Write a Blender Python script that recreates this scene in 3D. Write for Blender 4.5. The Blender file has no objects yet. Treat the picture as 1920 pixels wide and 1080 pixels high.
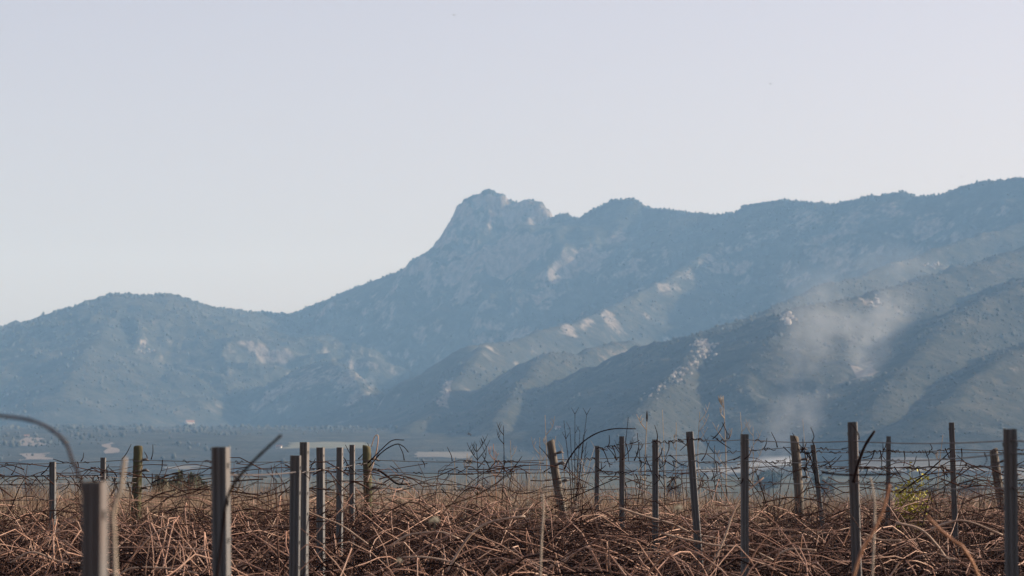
import bpy, math, random
import numpy as np

rnd = random.Random(7)
rng = np.random.default_rng(7)
sc = bpy.context.scene
R = math.radians

# ------------------------------------------------------------------ camera
F = 5444.0                 # focal length in pixels of the 1920 px wide photograph
HY = 838.0                 # image row of the eye level
EYE = 1.6                  # eye height above the vineyard soil
cam_d = bpy.data.cameras.new('camera')
cam = bpy.data.objects.new('camera', cam_d)
sc.collection.objects.link(cam)
sc.camera = cam
cam.location = (0, 0, EYE)
cam.rotation_euler = (R(90), 0, 0)
cam_d.sensor_width = 36.0
cam_d.lens = 36.0 * F / 1920.0
cam_d.shift_y = (HY - 540.0) / 1920.0
cam_d.clip_start = 0.5
cam_d.clip_end = 60000
cam_d.dof.use_dof = True
cam_d.dof.focus_distance = 27.0
cam_d.dof.aperture_fstop = 7.2

# ------------------------------------------------------------------ light
SUN_AZ = 76.0              # degrees to the right of the view direction
SUN_EL = 21.0
w = bpy.data.worlds.new('World')
sc.world = w
w.use_nodes = True
nt = w.node_tree
bg = nt.nodes['Background']
sky = nt.nodes.new('ShaderNodeTexSky')
sky.sky_type = 'NISHITA'
sky.sun_disc = False
sky.sun_elevation = R(SUN_EL)
sky.sun_rotation = R(SUN_AZ)
sky.altitude = 400
sky.air_density = 1.0
sky.dust_density = 2.2
sky.ozone_density = 2.5
hsv = nt.nodes.new('ShaderNodeHueSaturation')
hsv.inputs['Saturation'].default_value = 0.45
nt.links.new(sky.outputs[0], hsv.inputs['Color'])
tint = nt.nodes.new('ShaderNodeMix'); tint.data_type = 'RGBA'; tint.blend_type = 'MULTIPLY'
tint.inputs['Factor'].default_value = 1.0
tint.inputs['B'].default_value = (1.09, 0.96, 1.02, 1)
nt.links.new(hsv.outputs[0], tint.inputs['A'])
nt.links.new(tint.outputs['Result'], bg.inputs[0])
bg.inputs[1].default_value = 0.085

sun_d = bpy.data.lights.new('sun', 'SUN')
sun_d.energy = 5.0
sun_d.angle = R(0.53)
sun_d.color = (1.0, 0.92, 0.82)
sun = bpy.data.objects.new('sun', sun_d)
sc.collection.objects.link(sun)
az, el = R(SUN_AZ), R(SUN_EL)
sdir = (math.sin(az) * math.cos(el), math.cos(az) * math.cos(el), math.sin(el))
from mathutils import Vector
sun.rotation_euler = Vector(sdir).to_track_quat('Z', 'Y').to_euler()

sc.view_settings.view_transform = 'Standard'
sc.view_settings.look = 'None'
sc.view_settings.exposure = 0.9
sc.view_settings.gamma = 1.0
sc.view_settings.use_curve_mapping = False
sc.render.engine = 'CYCLES'
sc.cycles.use_denoising = True
sc.cycles.volume_bounces = 0
sc.cycles.max_bounces = 5
sc.cycles.diffuse_bounces = 3
sc.cycles.volume_step_rate = 1.0
sc.cycles.volume_max_steps = 256

HAZE_DENSITY = 1.14e-4
HAZE_COLOR = (0.305, 0.59, 0.99)

# ------------------------------------------------------------------ helpers
def at(px, py, d):
    """point at photo pixel (px, py) and distance d along the view axis"""
    return np.array([(px - 960.0) / F * d, d, EYE + (HY - py) / F * d])

def tag(o, label=None, cat=None, group=None, kind=None):
    if label: o['label'] = label
    if cat: o['category'] = cat
    if group: o['group'] = group
    if kind: o['kind'] = kind
    return o

def link(name, me, mat=None, parent=None, loc=None):
    o = bpy.data.objects.new(name, me)
    sc.collection.objects.link(o)
    if mat is not None and me is not None and len(me.materials) == 0:
        me.materials.append(mat)
    if parent is not None:
        o.parent = parent
    if loc is not None:
        o.location = loc
    return o

def empty(name, loc=(0, 0, 0), rz=0.0):
    o = link(name, None, None, None, loc)
    o.rotation_euler[2] = rz
    o.empty_display_size = 0.2
    return o

def make_mesh(name, V, quads=None, tris=None, smooth=True):
    me = bpy.data.meshes.new(name)
    V = np.asarray(V, dtype=np.float32).reshape(-1, 3)
    nq = 0 if quads is None else len(quads)
    ntr = 0 if tris is None else len(tris)
    loops = []
    if nq: loops.append(np.asarray(quads, dtype=np.int32).ravel())
    if ntr: loops.append(np.asarray(tris, dtype=np.int32).ravel())
    loops = np.concatenate(loops)
    me.vertices.add(len(V))
    me.vertices.foreach_set('co', V.ravel())
    me.loops.add(len(loops))
    me.loops.foreach_set('vertex_index', loops)
    me.polygons.add(nq + ntr)
    starts = np.concatenate([np.arange(nq) * 4, nq * 4 + np.arange(ntr) * 3]).astype(np.int32)
    me.polygons.foreach_set('loop_start', starts)
    me.polygons.foreach_set('use_smooth', np.full(nq + ntr, smooth))
    me.update(calc_edges=True)
    return me

class Acc:
    """collects tubes, boxes and polygons for ONE mesh"""
    def __init__(self):
        self.V = []; self.Q = []; self.T = []; self.n = 0
    def add(self, V, Q=None, T=None):
        V = np.asarray(V, dtype=np.float64).reshape(-1, 3)
        self.V.append(V)
        if Q is not None and len(Q): self.Q.append(np.asarray(Q, dtype=np.int64) + self.n)
        if T is not None and len(T): self.T.append(np.asarray(T, dtype=np.int64) + self.n)
        self.n += len(V)
    def tube(self, P, r, sides=5, cap=True):
        P = np.asarray(P, dtype=np.float64)
        n = len(P)
        r = np.broadcast_to(np.asarray(r, dtype=np.float64), (n,))
        T = np.gradient(P, axis=0)
        T /= (np.linalg.norm(T, axis=1, keepdims=True) + 1e-12)
        ref = np.array([0.31, 0.17, 0.94])
        if abs(T[:, 2]).mean() > 0.8: ref = np.array([0.95, 0.3, 0.05])
        U = np.cross(T, ref); U /= (np.linalg.norm(U, axis=1, keepdims=True) + 1e-12)
        W = np.cross(T, U)
        a = np.arange(sides) * 2 * math.pi / sides
        V = (P[:, None, :] + r[:, None, None] * (np.cos(a)[None, :, None] * U[:, None, :] + np.sin(a)[None, :, None] * W[:, None, :])).reshape(-1, 3)
        i = np.arange(n - 1)[:, None] * sides
        j = np.arange(sides)[None, :]
        k = (j + 1) % sides
        Q = np.stack([i + j, i + k, i + sides + k, i + sides + j], -1).reshape(-1, 4)
        Tt = []
        if cap:
            V = np.vstack([V, P[0], P[-1]])
            c0, c1 = n * sides, n * sides + 1
            for s in range(sides):
                Tt.append((c0, (s + 1) % sides, s))
                Tt.append((c1, (n - 1) * sides + s, (n - 1) * sides + (s + 1) % sides))
        self.add(V, Q, Tt)
    def box(self, c, s):
        c = np.asarray(c, float); s = np.asarray(s, float) / 2
        V = [c + s * np.array((x, y, z)) for z in (-1, 1) for y in (-1, 1) for x in (-1, 1)]
        Q = [(0, 2, 3, 1), (4, 5, 7, 6), (0, 1, 5, 4), (2, 6, 7, 3), (0, 4, 6, 2), (1, 3, 7, 5)]
        self.add(V, Q)
    def mesh(self, name, smooth=True):
        return make_mesh(name, np.vstack(self.V), np.vstack(self.Q) if self.Q else None, np.vstack(self.T) if self.T else None, smooth)
    def build(self, name, mat, parent=None, loc=None, smooth=True):
        return link(name, self.mesh(name, smooth), mat, parent, loc)

def spline(P, n):
    """Catmull-Rom through the points, n samples"""
    P = np.asarray(P, float)
    m = len(P)
    Q = np.vstack([2 * P[0] - P[1], P, 2 * P[-1] - P[-2]])
    t = np.linspace(0, m - 1 - 1e-9, n)
    i = t.astype(int); f = (t - i)[:, None]
    p0, p1, p2, p3 = Q[i], Q[i + 1], Q[i + 2], Q[i + 3]
    return 0.5 * ((2 * p1) + (-p0 + p2) * f + (2 * p0 - 5 * p1 + 4 * p2 - p3) * f ** 2 + (-p0 + 3 * p1 - 3 * p2 + p3) * f ** 3)

def vnoise(x, y, seed=0):
    """smooth value noise -1..1"""
    xi = np.floor(x).astype(np.int64); yi = np.floor(y).astype(np.int64)
    xf = x - xi; yf = y - yi
    u = xf * xf * xf * (xf * (xf * 6 - 15) + 10); v = yf * yf * yf * (yf * (yf * 6 - 15) + 10)
    def h(a, b):
        k = (a * 374761393 + b * 668265263 + seed * 2147483647) & 0xFFFFFFFF
        k = ((k ^ (k >> 13)) * 1274126177) & 0xFFFFFFFF
        k = k ^ (k >> 16)
        return (k & 0xFFFFFF) / float(0xFFFFFF) * 2 - 1
    a = h(xi, yi); b = h(xi + 1, yi); c = h(xi, yi + 1); d = h(xi + 1, yi + 1)
    return (a * (1 - u) + b * u) * (1 - v) + (c * (1 - u) + d * u) * v

def fbm(x, y, octv=4, seed=0):
    s = 0; a = 1.0; t = 0
    for o in range(octv):
        s = s + a * vnoise(x, y, seed + o * 17); t += a
        x = x * 2.03 + 13.1; y = y * 2.03 + 7.7; a *= 0.5
    return s / t

def ridged(x, y, octv=4, seed=0):
    s = 0; a = 1.0; t = 0
    for o in range(octv):
        s = s + a * (1 - 2 * np.abs(vnoise(x, y, seed + o * 31))); t += a
        x = x * 2.1 + 5.3; y = y * 2.1 + 1.9; a *= 0.5
    return s / t

# ------------------------------------------------------------------ materials
def new_mat(name):
    m = bpy.data.materials.new(name); m.use_nodes = True
    n = m.node_tree
    return m, n, n.nodes['Principled BSDF']

ALB = 0.62
def ramp(n, stops):
    r = n.nodes.new('ShaderNodeValToRGB')
    e = r.color_ramp.elements
    while len(e) < len(stops): e.new(0.5)
    for k, (p, c) in enumerate(stops):
        e[k].position = p; e[k].color = (c[0] * ALB, c[1] * ALB, c[2] * ALB, 1)
    return r

def noise_tex(n, scale, detail=4, rough=0.6, coord='Object', vec=None):
    t = n.nodes.new('ShaderNodeTexNoise')
    t.inputs['Scale'].default_value = scale
    t.inputs['Detail'].default_value = detail
    t.inputs['Roughness'].default_value = rough
    if vec is None:
        c = n.nodes.new('ShaderNodeTexCoord'); vec = c.outputs[coord]
    n.links.new(vec, t.inputs['Vector'])
    return t

def noisy(name, stops, scale, detail=4, rough=0.85, bump=0.0, bscale=None, bdist=0.01, spec=0.3, stretch=None):
    m, n, b = new_mat(name)
    vec = None
    if stretch:
        c = n.nodes.new('ShaderNodeTexCoord'); mp = n.nodes.new('ShaderNodeMapping')
        mp.inputs['Scale'].default_value = stretch
        n.links.new(c.outputs['Object'], mp.inputs['Vector']); vec = mp.outputs['Vector']
    t = noise_tex(n, scale, detail, 0.6, vec=vec)
    r = ramp(n, stops)
    n.links.new(t.outputs['Fac'], r.inputs['Fac'])
    n.links.new(r.outputs['Color'], b.inputs['Base Color'])
    b.inputs['Roughness'].default_value = rough
    b.inputs['Specular IOR Level'].default_value = spec
    if bump > 0:
        t2 = noise_tex(n, bscale or scale * 3, 4, 0.6, vec=vec)
        bp = n.nodes.new('ShaderNodeBump')
        bp.inputs['Strength'].default_value = bump; bp.inputs['Distance'].default_value = bdist
        n.links.new(t2.outputs['Fac'], bp.inputs['Height'])
        n.links.new(bp.outputs['Normal'], b.inputs['Normal'])
    return m

M = {}
M['metal'] = noisy('galvanised_steel', [(0.3, (0.075, 0.073, 0.073)), (0.5, (0.12, 0.116, 0.112)), (0.7, (0.135, 0.10, 0.075))], 9, 6, 0.55, 0.1, 60, 0.002, 0.5, stretch=(1, 1, 0.25))
M['metal_rust'] = noisy('rusty_steel', [(0.3, (0.10, 0.09, 0.09)), (0.5, (0.14, 0.125, 0.115)), (0.68, (0.16, 0.08, 0.05))], 5, 6, 0.65, 0.15, 60, 0.002, 0.4, stretch=(1, 1, 0.3))
M['wood'] = noisy('weathered_wood', [(0.3, (0.065, 0.052, 0.044)), (0.5, (0.17, 0.145, 0.12)), (0.7, (0.34, 0.295, 0.24))], 14, 6, 0.9, 0.8, 40, 0.012, 0.15, stretch=(1, 1, 0.14))
M['wood_moss'] = noisy('mossy_wood', [(0.3, (0.06, 0.05, 0.035)), (0.48, (0.14, 0.12, 0.07)), (0.6, (0.12, 0.125, 0.06)), (0.75, (0.26, 0.25, 0.16))], 12, 6, 0.9, 0.8, 40, 0.012, 0.15, stretch=(1, 1, 0.2))
M['wire'] = noisy('wire_steel', [(0.3, (0.09, 0.08, 0.075)), (0.7, (0.16, 0.12, 0.10))], 3, 3, 0.6, spec=0.4)

def cane_mat(name, dark, mid, light, scale=2.2, alb=1.0, spec=0.3):
    dark, mid, light = [tuple(v * alb / ALB for v in c) for c in (dark, mid, light)]
    m, n, b = new_mat(name)
    c = n.nodes.new('ShaderNodeTexCoord')
    t = noise_tex(n, scale, 5, 0.7, vec=c.outputs['Object'])
    r = ramp(n, [(0.28, dark), (0.5, mid), (0.72, light)])
    n.links.new(t.outputs['Fac'], r.inputs['Fac'])
    n.links.new(r.outputs['Color'], b.inputs['Base Color'])
    b.inputs['Roughness'].default_value = 0.65
    b.inputs['Specular IOR Level'].default_value = spec
    return m
M['cane'] = cane_mat('vine_cane_bark', (0.16, 0.07, 0.045), (0.34, 0.19, 0.13), (0.52, 0.365, 0.265), 3.0)
M['cane_pale'] = cane_mat('pale_cane_bark', (0.26, 0.16, 0.11), (0.38, 0.26, 0.185), (0.50, 0.38, 0.28), 6.0)
M['cane_dark'] = cane_mat('shaded_dark_cane_bark', (0.008, 0.0042, 0.004), (0.016, 0.008, 0.007), (0.05, 0.024, 0.018), 3.0, spec=.04)  # near-black bark: shade of the tangle's gaps is put into the colour
M['cane_orange'] = cane_mat('orange_cane_bark', (0.24, 0.10, 0.05), (0.34, 0.16, 0.08), (0.42, 0.26, 0.15), 6.0)
M['cane_twig'] = cane_mat('twig_bark', (0.016, 0.008, 0.006), (0.05, 0.024, 0.017), (0.17, 0.095, 0.068), 4.0, spec=.08)
M['grass'] = cane_mat('dry_grass_blade', (0.12, 0.07, 0.042), (0.22, 0.145, 0.09), (0.36, 0.27, 0.18), 0.9)
M['stalk'] = cane_mat('dry_stalk_bark', (0.16, 0.12, 0.09), (0.30, 0.24, 0.18), (0.42, 0.36, 0.29), 4)
M['leaf_dry'] = noisy('dry_leaf', [(0.3, (0.05, 0.025, 0.016)), (0.55, (0.11, 0.055, 0.03)), (0.75, (0.26, 0.16, 0.09))], 9, 3, 0.8)
M['leaf_yellow'] = noisy('yellow_green_leaf', [(0.3, (0.24, 0.27, 0.05)), (0.5, (0.60, 0.54, 0.07)), (0.7, (0.95, 0.74, 0.08))], 14, 3, 0.7)
M['soil'] = noisy('vineyard_soil', [(0.3, (0.04, 0.026, 0.018)), (0.6, (0.09, 0.06, 0.04)), (0.8, (0.15, 0.11, 0.075))], 0.9, 8, 0.95, 0.6, 9, 0.05, 0.1)
M['tree'] = noisy('evergreen_leaf', [(0.3, (0.03, 0.045, 0.02)), (0.7, (0.065, 0.085, 0.04))], 0.7, 3, 0.8)
M['scrub'] = noisy('scrub_leaf', [(0.3, (0.046, 0.05, 0.038)), (0.7, (0.10, 0.102, 0.078))], 0.02, 3, 0.9)
M['bark'] = noisy('tree_bark', [(0.3, (0.06, 0.045, 0.035)), (0.7, (0.14, 0.11, 0.08))], 2, 4, 0.9)
M['rock'] = noisy('pale_rock', [(0.25, (0.25, 0.215, 0.19)), (0.55, (0.42, 0.37, 0.33)), (0.8, (0.55, 0.50, 0.45))], 0.05, 6, 0.9, 0.6, 0.25, 3.0)
M['bird'] = noisy('dark_plumage', [(0.3, (0.03, 0.03, 0.035)), (0.7, (0.07, 0.065, 0.065))], 8, 2, 0.8)
M['white_wall'] = noisy('whitewash', [(0.3, (0.72, 0.68, 0.62)), (0.7, (0.82, 0.79, 0.74))], 0.6, 3, 0.85)
M['roof_tile'] = noisy('clay_tile', [(0.3, (0.30, 0.15, 0.09)), (0.7, (0.42, 0.24, 0.15))], 0.8, 3, 0.85)
M['door'] = noisy('old_door_paint', [(0.3, (0.07, 0.05, 0.04)), (0.7, (0.12, 0.09, 0.07))], 1.0, 3, 0.7)

def terrain_mat():
    global ALB
    ALB = 0.62
    m, n, b = new_mat('mountain_scrub_and_rock')
    L = n.links.new
    g = n.nodes.new('ShaderNodeNewGeometry')
    sx = n.nodes.new('ShaderNodeSeparateXYZ'); L(g.outputs['Normal'], sx.inputs[0])
    pos = g.outputs['Position']
    big = noise_tex(n, 0.0045, 5, 0.6, vec=pos)
    mid = noise_tex(n, 0.02, 6, 0.65, vec=pos)
    stretch_ = n.nodes.new('ShaderNodeMapping'); stretch_.inputs['Scale'].default_value = (1, 1, .45)
    L(pos, stretch_.inputs['Vector'])
    fine = noise_tex(n, 0.10, 5, 0.7, vec=stretch_.outputs['Vector'])
    scrub = ramp(n, [(0.32, (0.036, 0.038, 0.031)), (0.5, (0.066, 0.067, 0.053)), (0.62, (0.10, 0.096, 0.078)), (0.76, (0.17, 0.153, 0.13))])
    L(mid.outputs['Fac'], scrub.inputs['Fac'])
    fr = ramp(n, [(0.38, (0.8, 0.85, 0.8)), (0.62, (1.75, 1.7, 1.62))])
    L(fine.outputs['Fac'], fr.inputs['Fac'])
    mul = n.nodes.new('ShaderNodeMix'); mul.data_type = 'RGBA'; mul.blend_type = 'MULTIPLY'
    mul.inputs['Factor'].default_value = 1.0
    L(scrub.outputs['Color'], mul.inputs['A']); L(fr.outputs['Color'], mul.inputs['B'])
    rockc = ramp(n, [(0.34, (0.12, 0.105, 0.095)), (0.5, (0.24, 0.21, 0.185)), (0.66, (0.36, 0.315, 0.275))])
    L(fine.outputs['Fac'], rockc.inputs['Fac'])
    # rock shows where the slope is steep, broken up by noise
    def mth(op, a, bb):
        q = n.nodes.new('ShaderNodeMath'); q.operation = op
        for k, v in enumerate((a, bb)):
            if isinstance(v, (int, float)): q.inputs[k].default_value = v
            else: L(v, q.inputs[k])
        return q.outputs[0]
    steep = mth('SUBTRACT', 1.0, sx.outputs['Z'])
    s2 = mth('ADD', steep, mth('MULTIPLY', mth('SUBTRACT', mid.outputs['Fac'], 0.5), 0.65))
    s3 = mth('ADD', s2, mth('MULTIPLY', mth('SUBTRACT', big.outputs['Fac'], 0.5), 0.5))
    ra = n.nodes.new('ShaderNodeAttribute'); ra.attribute_name = 'rocky'
    s3 = mth('ADD', s3, mth('ADD', mth('MULTIPLY', ra.outputs['Fac'], 0.26), mth('MULTIPLY', mth('SUBTRACT', fine.outputs['Fac'], 0.5), 0.55)))
    mr = n.nodes.new('ShaderNodeMapRange'); mr.interpolation_type = 'SMOOTHSTEP'
    mr.inputs['From Min'].default_value = 0.29; mr.inputs['From Max'].default_value = 0.49
    L(s3, mr.inputs['Value'])
    mx = n.nodes.new('ShaderNodeMix'); mx.data_type = 'RGBA'
    L(mr.outputs[0], mx.inputs['Factor']); L(mul.outputs['Result'], mx.inputs['A']); L(rockc.outputs['Color'], mx.inputs['B'])
    L(mx.outputs['Result'], b.inputs['Base Color'])
    b.inputs['Roughness'].default_value = 0.95
    b.inputs['Specular IOR Level'].default_value = 0.05
    bp = n.nodes.new('ShaderNodeBump')
    bp.inputs['Strength'].default_value = 0.9; bp.inputs['Distance'].default_value = 5.0
    L(fine.outputs['Fac'], bp.inputs['Height']); L(bp.outputs['Normal'], b.inputs['Normal'])
    return m
M['terrain'] = terrain_mat()

def valley_mat():
    m, n, b = new_mat('valley_soil_and_scrub')
    L = n.links.new
    g = n.nodes.new('ShaderNodeNewGeometry')
    mp = n.nodes.new('ShaderNodeMapping'); mp.inputs['Scale'].default_value = (0.5, 1, 1)
    L(g.outputs['Position'], mp.inputs['Vector'])
    t = noise_tex(n, 0.012, 6, 0.65, vec=mp.outputs['Vector'])
    r = ramp(n, [(0.3, (0.045, 0.052, 0.026)), (0.52, (0.08, 0.082, 0.042)), (0.62, (0.14, 0.125, 0.075)), (0.75, (0.24, 0.18, 0.13))])
    L(t.outputs['Fac'], r.inputs['Fac'])
    L(r.outputs['Color'], b.inputs['Base Color'])
    b.inputs['Roughness'].default_value = 0.95
    b.inputs['Specular IOR Level'].default_value = 0.05
    return m
M['valley'] = valley_mat()

# ------------------------------------------------------------------ terrain
VALLEY = -22.0
def smooth01(t):
    t = np.clip(t, 0, 1); return t * t * (3 - 2 * t)

def plain(x, y):
    """vineyard terrace, the slope below it, the valley and the apron of the hills"""
    edge = 58 - 0.35 * np.clip(x, -12, 25) + 1.5 * vnoise(x * 0.1, y * 0 + 3.3, 5)
    z = -(22.0) * smooth01((y - edge) / 320.0)
    z = z + np.where(y > edge, -0.02 * np.clip(y - edge, 0, 40), 0) * 0
    z = z + 46 * smooth01((y - 1500) / 2000.0)
    z = z + (3.0 * fbm(x * 0.004, y * 0.004, 3, 41)) * smooth01((y - 500) / 800.0)
    return z

# ridge lines: (pixel x, pixel y, distance), then flank width as a multiple of height, profile power, crest noise
RIDGES = [
    # main mountain crest, from the far left saddle over the crag to the right edge
    ([(300, 690, 6050), (400, 655, 5980), (480, 620, 5880), (548, 590, 5780), (600, 568, 5720), (680, 535, 5650), (740, 512, 5600), (805, 486, 5560),
      (860, 474, 5530), (930, 458, 5500), (1000, 436, 5465), (1040, 424, 5440), (1092, 414, 5400),
      (1120, 392, 5380), (1150, 377, 5350), (1185, 375, 5320), (1205, 388, 5300), (1245, 392, 5260), (1290, 398, 5220), (1340, 402, 5180), (1386, 402, 5130),
      (1402, 389, 5110), (1470, 378, 5060), (1520, 382, 5020), (1560, 382, 4990), (1640, 371, 4940), (1690, 364, 4900), (1715, 371, 4880), (1760, 365, 4850),
      (1800, 350, 4810), (1850, 343, 4780), (1920, 335, 4730), (2050, 330, 4650), (2300, 345, 4550)], 1.85, 1.12, 3.0),
    # the rock crag: summit block, lower right block, stepped left buttress, small knolls
    ([(868, 383, 5510), (880, 374, 5505), (895, 368, 5500), (916, 358, 5495), (935, 365, 5490), (955, 378, 5488), (968, 382, 5485)], 0, 2.2, 9.0),
    ([(968, 382, 5480), (990, 375, 5478), (1008, 380, 5474), (1020, 393, 5470)], 0, 2.6, 7.0),
    ([(868, 383, 5512), (858, 408, 5518), (842, 434, 5526), (824, 460, 5538), (806, 485, 5555)], 0, 2.0, 6.0),
    ([(885, 378, 5490), (900, 400, 5462), (905, 440, 5450)], 0, 2.0, 12.0),
    ([(990, 378, 5475), (985, 410, 5455)], 0, 2.0, 9.0),
    ([(1044, 407, 5440), (1058, 402, 5430), (1074, 409, 5418)], 0, 1.4, 3.0),
    ([(1392, 398, 5122), (1404, 388, 5110), (1470, 378, 5060)], 0, 1.2, 4.0),
    # left hill
    ([(-420, 760, 4650), (-250, 705, 4720), (-100, 660, 4800), (0, 627, 4900), (60, 611, 4920), (110, 592, 4950), (160, 573, 4970), (215, 553, 5000), (260, 554, 5030), (310, 553, 5060),
      (345, 563, 5100), (400, 580, 5170), (480, 588, 5320), (530, 590, 5480), (570, 600, 5620)], 3.3, 1.12, 4.0),
    ([(225, 560, 4980), (180, 640, 4600), (120, 735, 4100)], 3.0, 1.05, 9.0),
    # spur from the crest down through the pale cliffs
    ([(1386, 404, 5120), (1340, 470, 4950), (1200, 552, 4620), (1090, 603, 4380), (960, 640, 4080), (880, 652, 3900)], 1.9, 1.4, 6.0),
    ([(880, 652, 3900), (835, 690, 4060), (790, 760, 4260)], 1.9, 1.3, 4.0),
    ([(905, 652, 3880), (850, 725, 3500), (815, 775, 3200), (760, 805, 2900)], 2.0, 1.3, 4.0),
    # rock dome on the lower left
    ([(530, 715, 4480), (575, 688, 4420), (625, 682, 4330), (672, 712, 4230), (690, 750, 4120)], 1.8, 1.2, 5.0),
    # nested foothills
    ([(1180, 640, 3800), (1100, 662, 3600), (1022, 668, 3400)], 1.7, 1.2, 3.0),
    ([(1022, 668, 3400), (945, 708, 3500), (850, 762, 3640), (790, 795, 3740)], 1.7, 1.2, 3.0),
    ([(1022, 668, 3400), (970, 735, 3050), (930, 790, 2720)], 1.7, 1.2, 3.0),
    # right front hill: back ridge, outcrop, left edge, front edge
    ([(2250, 300, 4480), (2080, 350, 4400), (1920, 416, 4300), (1800, 455, 4200), (1700, 490, 4080), (1530, 546, 3700), (1420, 600, 3330), (1310, 632, 3000)], 2.6, 1.3, 5.0),
    ([(1310, 632, 3000), (1200, 655, 3080), (1120, 690, 3180), (1000, 758, 3360), (930, 800, 3480)], 1.6, 1.2, 3.0),
    ([(1310, 632, 3000), (1290, 690, 2720), (1235, 740, 2470), (1180, 795, 2250)], 1.7, 1.2, 4.0),
    ([(2100, 420, 3900), (1920, 470, 3650), (1760, 520, 3450), (1640, 556, 3200), (1510, 582, 3000), (1450, 650, 2720)], 3.3, 1.2, 7.0),
    ([(2100, 470, 3300), (1920, 530, 3080), (1800, 590, 2880), (1710, 680, 2560), (1640, 770, 2250)], 3.0, 1.25, 7.0),
    ([(2150, 560, 2800), (2000, 620, 2650), (1860, 690, 2450), (1760, 770, 2200)], 3.0, 1.2, 6.0),
]

def mountain(x, y):
    base = plain(x, y)
    warp = 75.0
    wx = warp * fbm(x * 0.0045, y * 0.0045, 3, 3)
    wy = warp * fbm(x * 0.0045 + 40, y * 0.0045, 3, 9)
    crestn = fbm(x * 0.03, y * 0.03, 3, 23)
    h = np.full(x.shape, -60.0)
    for pts, wid, pw, crest in RIDGES:
        P = np.array([at(*p) for p in pts])
        d0 = np.full(x.shape, 1e9)
        reach = (P[:, 2].max() + 30) * (wid if wid > 0 else 1.2) + 120
        sel = (x > P[:, 0].min() - reach) & (x < P[:, 0].max() + reach) & (y > P[:, 1].min() - reach) & (y < P[:, 1].max() + reach)
        if not sel.any(): continue
        xs_, ys_, bs_ = x[sel], y[sel], base[sel]
        d0 = np.full(xs_.shape, 1e9)
        def seg(X, Y, a, b):
            dx, dy = b[0] - a[0], b[1] - a[1]
            t = np.clip(((X - a[0]) * dx + (Y - a[1]) * dy) / (dx * dx + dy * dy), 0, 1)
            return np.hypot(X - a[0] - t * dx, Y - a[1] - t * dy), a[2] + t * (b[2] - a[2])
        for a, b in zip(P[:-1], P[1:]):
            d0 = np.minimum(d0, seg(xs_, ys_, a, b)[0])
        # near the crest the warp fades out so that the ridge stays on its line
        f = smooth01(d0 / (160.0 if wid > 0 else 60.0))
        k = 1.0 if wid > 0 else 0.25
        X = xs_ + wx[sel] * f * k; Y = ys_ + wy[sel] * f * k
        hh = np.full(xs_.shape, -80.0); tt = np.ones(xs_.shape); HH = np.full(xs_.shape, 5.0)
        for a, b in zip(P[:-1], P[1:]):
            d, zr = seg(X, Y, a, b)
            d = np.maximum(d - (5.0 if wid > 0 else 11.0), 0)
            H = np.maximum(zr - bs_, 5.0)
            if wid > 0:
                t = np.clip(d / (H * wid), 0, 1)
                q = H * (1 - t) ** pw
            else:                                  # crag: steep rock of constant slope
                t = np.clip(d / 150.0, 0, 1)
                q = H - pw * d * (1 - .4 * np.clip(d / 90.0, 0, 1))
            m = q > hh
            hh = np.where(m, q, hh); tt = np.where(m, t, tt); HH = np.where(m, H, HH)
        if wid > 0:
            n = ridged(xs_ * 0.0075 + pts[0][0], ys_ * 0.0075, 4, 11)
            hh = hh + n * (36.0 * np.clip(HH / 250, 0.25, 1.3)) * np.clip(4 * tt * (1 - tt), 0, 1) * f * 0.9
            hh = hh + crest * crestn[sel] * (0.25 + f) * (1 - tt)
        else:
            n = ridged(xs_ * 0.035 + pts[0][0], ys_ * 0.02, 3, 15)
            hh = hh + n * crest * smooth01(d0 / 25.0)
        h[sel] = np.maximum(h[sel], hh)
    return base, h

def terrain_grid(y0, y1, ny, nx):
    v = np.linspace(0, 1, ny)
    ys = y0 * (y1 / y0) ** v
    u = np.linspace(0, 1, nx)
    Y = np.repeat(ys[:, None], nx, 1)
    X = -(0.20 * Y + 200) + (0.40 * Y + 650) * u[None, :]
    return X, Y

GX, GY = terrain_grid(1900.0, 6700.0, 820, 640)
BASE, MH = mountain(GX, GY)
GZ = BASE + np.maximum(MH, 0) + np.where(MH > 0, 0.0, 0.0)
GZ = GZ + smooth01((MH - 15) / 60) * (5.5 * ridged(GX * .011, GY * .011, 4, 87) + 1.3 * fbm(GX * .07, GY * .07, 2, 88)) * (1 - .6 * smooth01((GY - 4900) / 400))
GZ = GZ + 0.8 * fbm(GX * 0.05, GY * 0.05, 3, 77) + 0.5
ny_, nx_ = GX.shape
ii = np.arange(ny_ - 1)[:, None] * nx_ + np.arange(nx_ - 1)[None, :]
quads = np.stack([ii, ii + 1, ii + nx_ + 1, ii + nx_], -1).reshape(-1, 4)
terr_me = make_mesh('mountain_terrain', np.stack([GX, GY, GZ], -1).reshape(-1, 3), quads)
ROCKY = [(550, 708, 60), (590, 700, 70), (630, 698, 70), (660, 712, 60), (670, 740, 40), (1325, 482, 45), (1285, 516, 45), (1240, 534, 40), (1195, 545, 36), (1140, 590, 30), (1095, 600, 28), (1060, 615, 35),
         (955, 640, 35), (920, 632, 35), (865, 550, 40), (1165, 450, 40), (1180, 480, 35), (930, 470, 60), (965, 500, 50), (990, 415, 50), (900, 480, 45), (870, 500, 40), (1400, 452, 50), (1450, 440, 50), (1505, 430, 60), (1600, 405, 50), (1680, 402, 60), (1355, 470, 40),
         (1480, 597, 45), (1625, 570, 40), (1315, 650, 22), (1290, 685, 22), (830, 735, 22), (838, 720, 18), (1050, 520, 50), (1020, 560, 40), (1110, 480, 45), (1750, 420, 45)]
ROCKA = np.zeros(GX.size)
terrain = tag(link('mountain_terrain', terr_me, M['terrain']), 'scrub covered mountain range with a pale rock crag', kind='structure')

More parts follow.
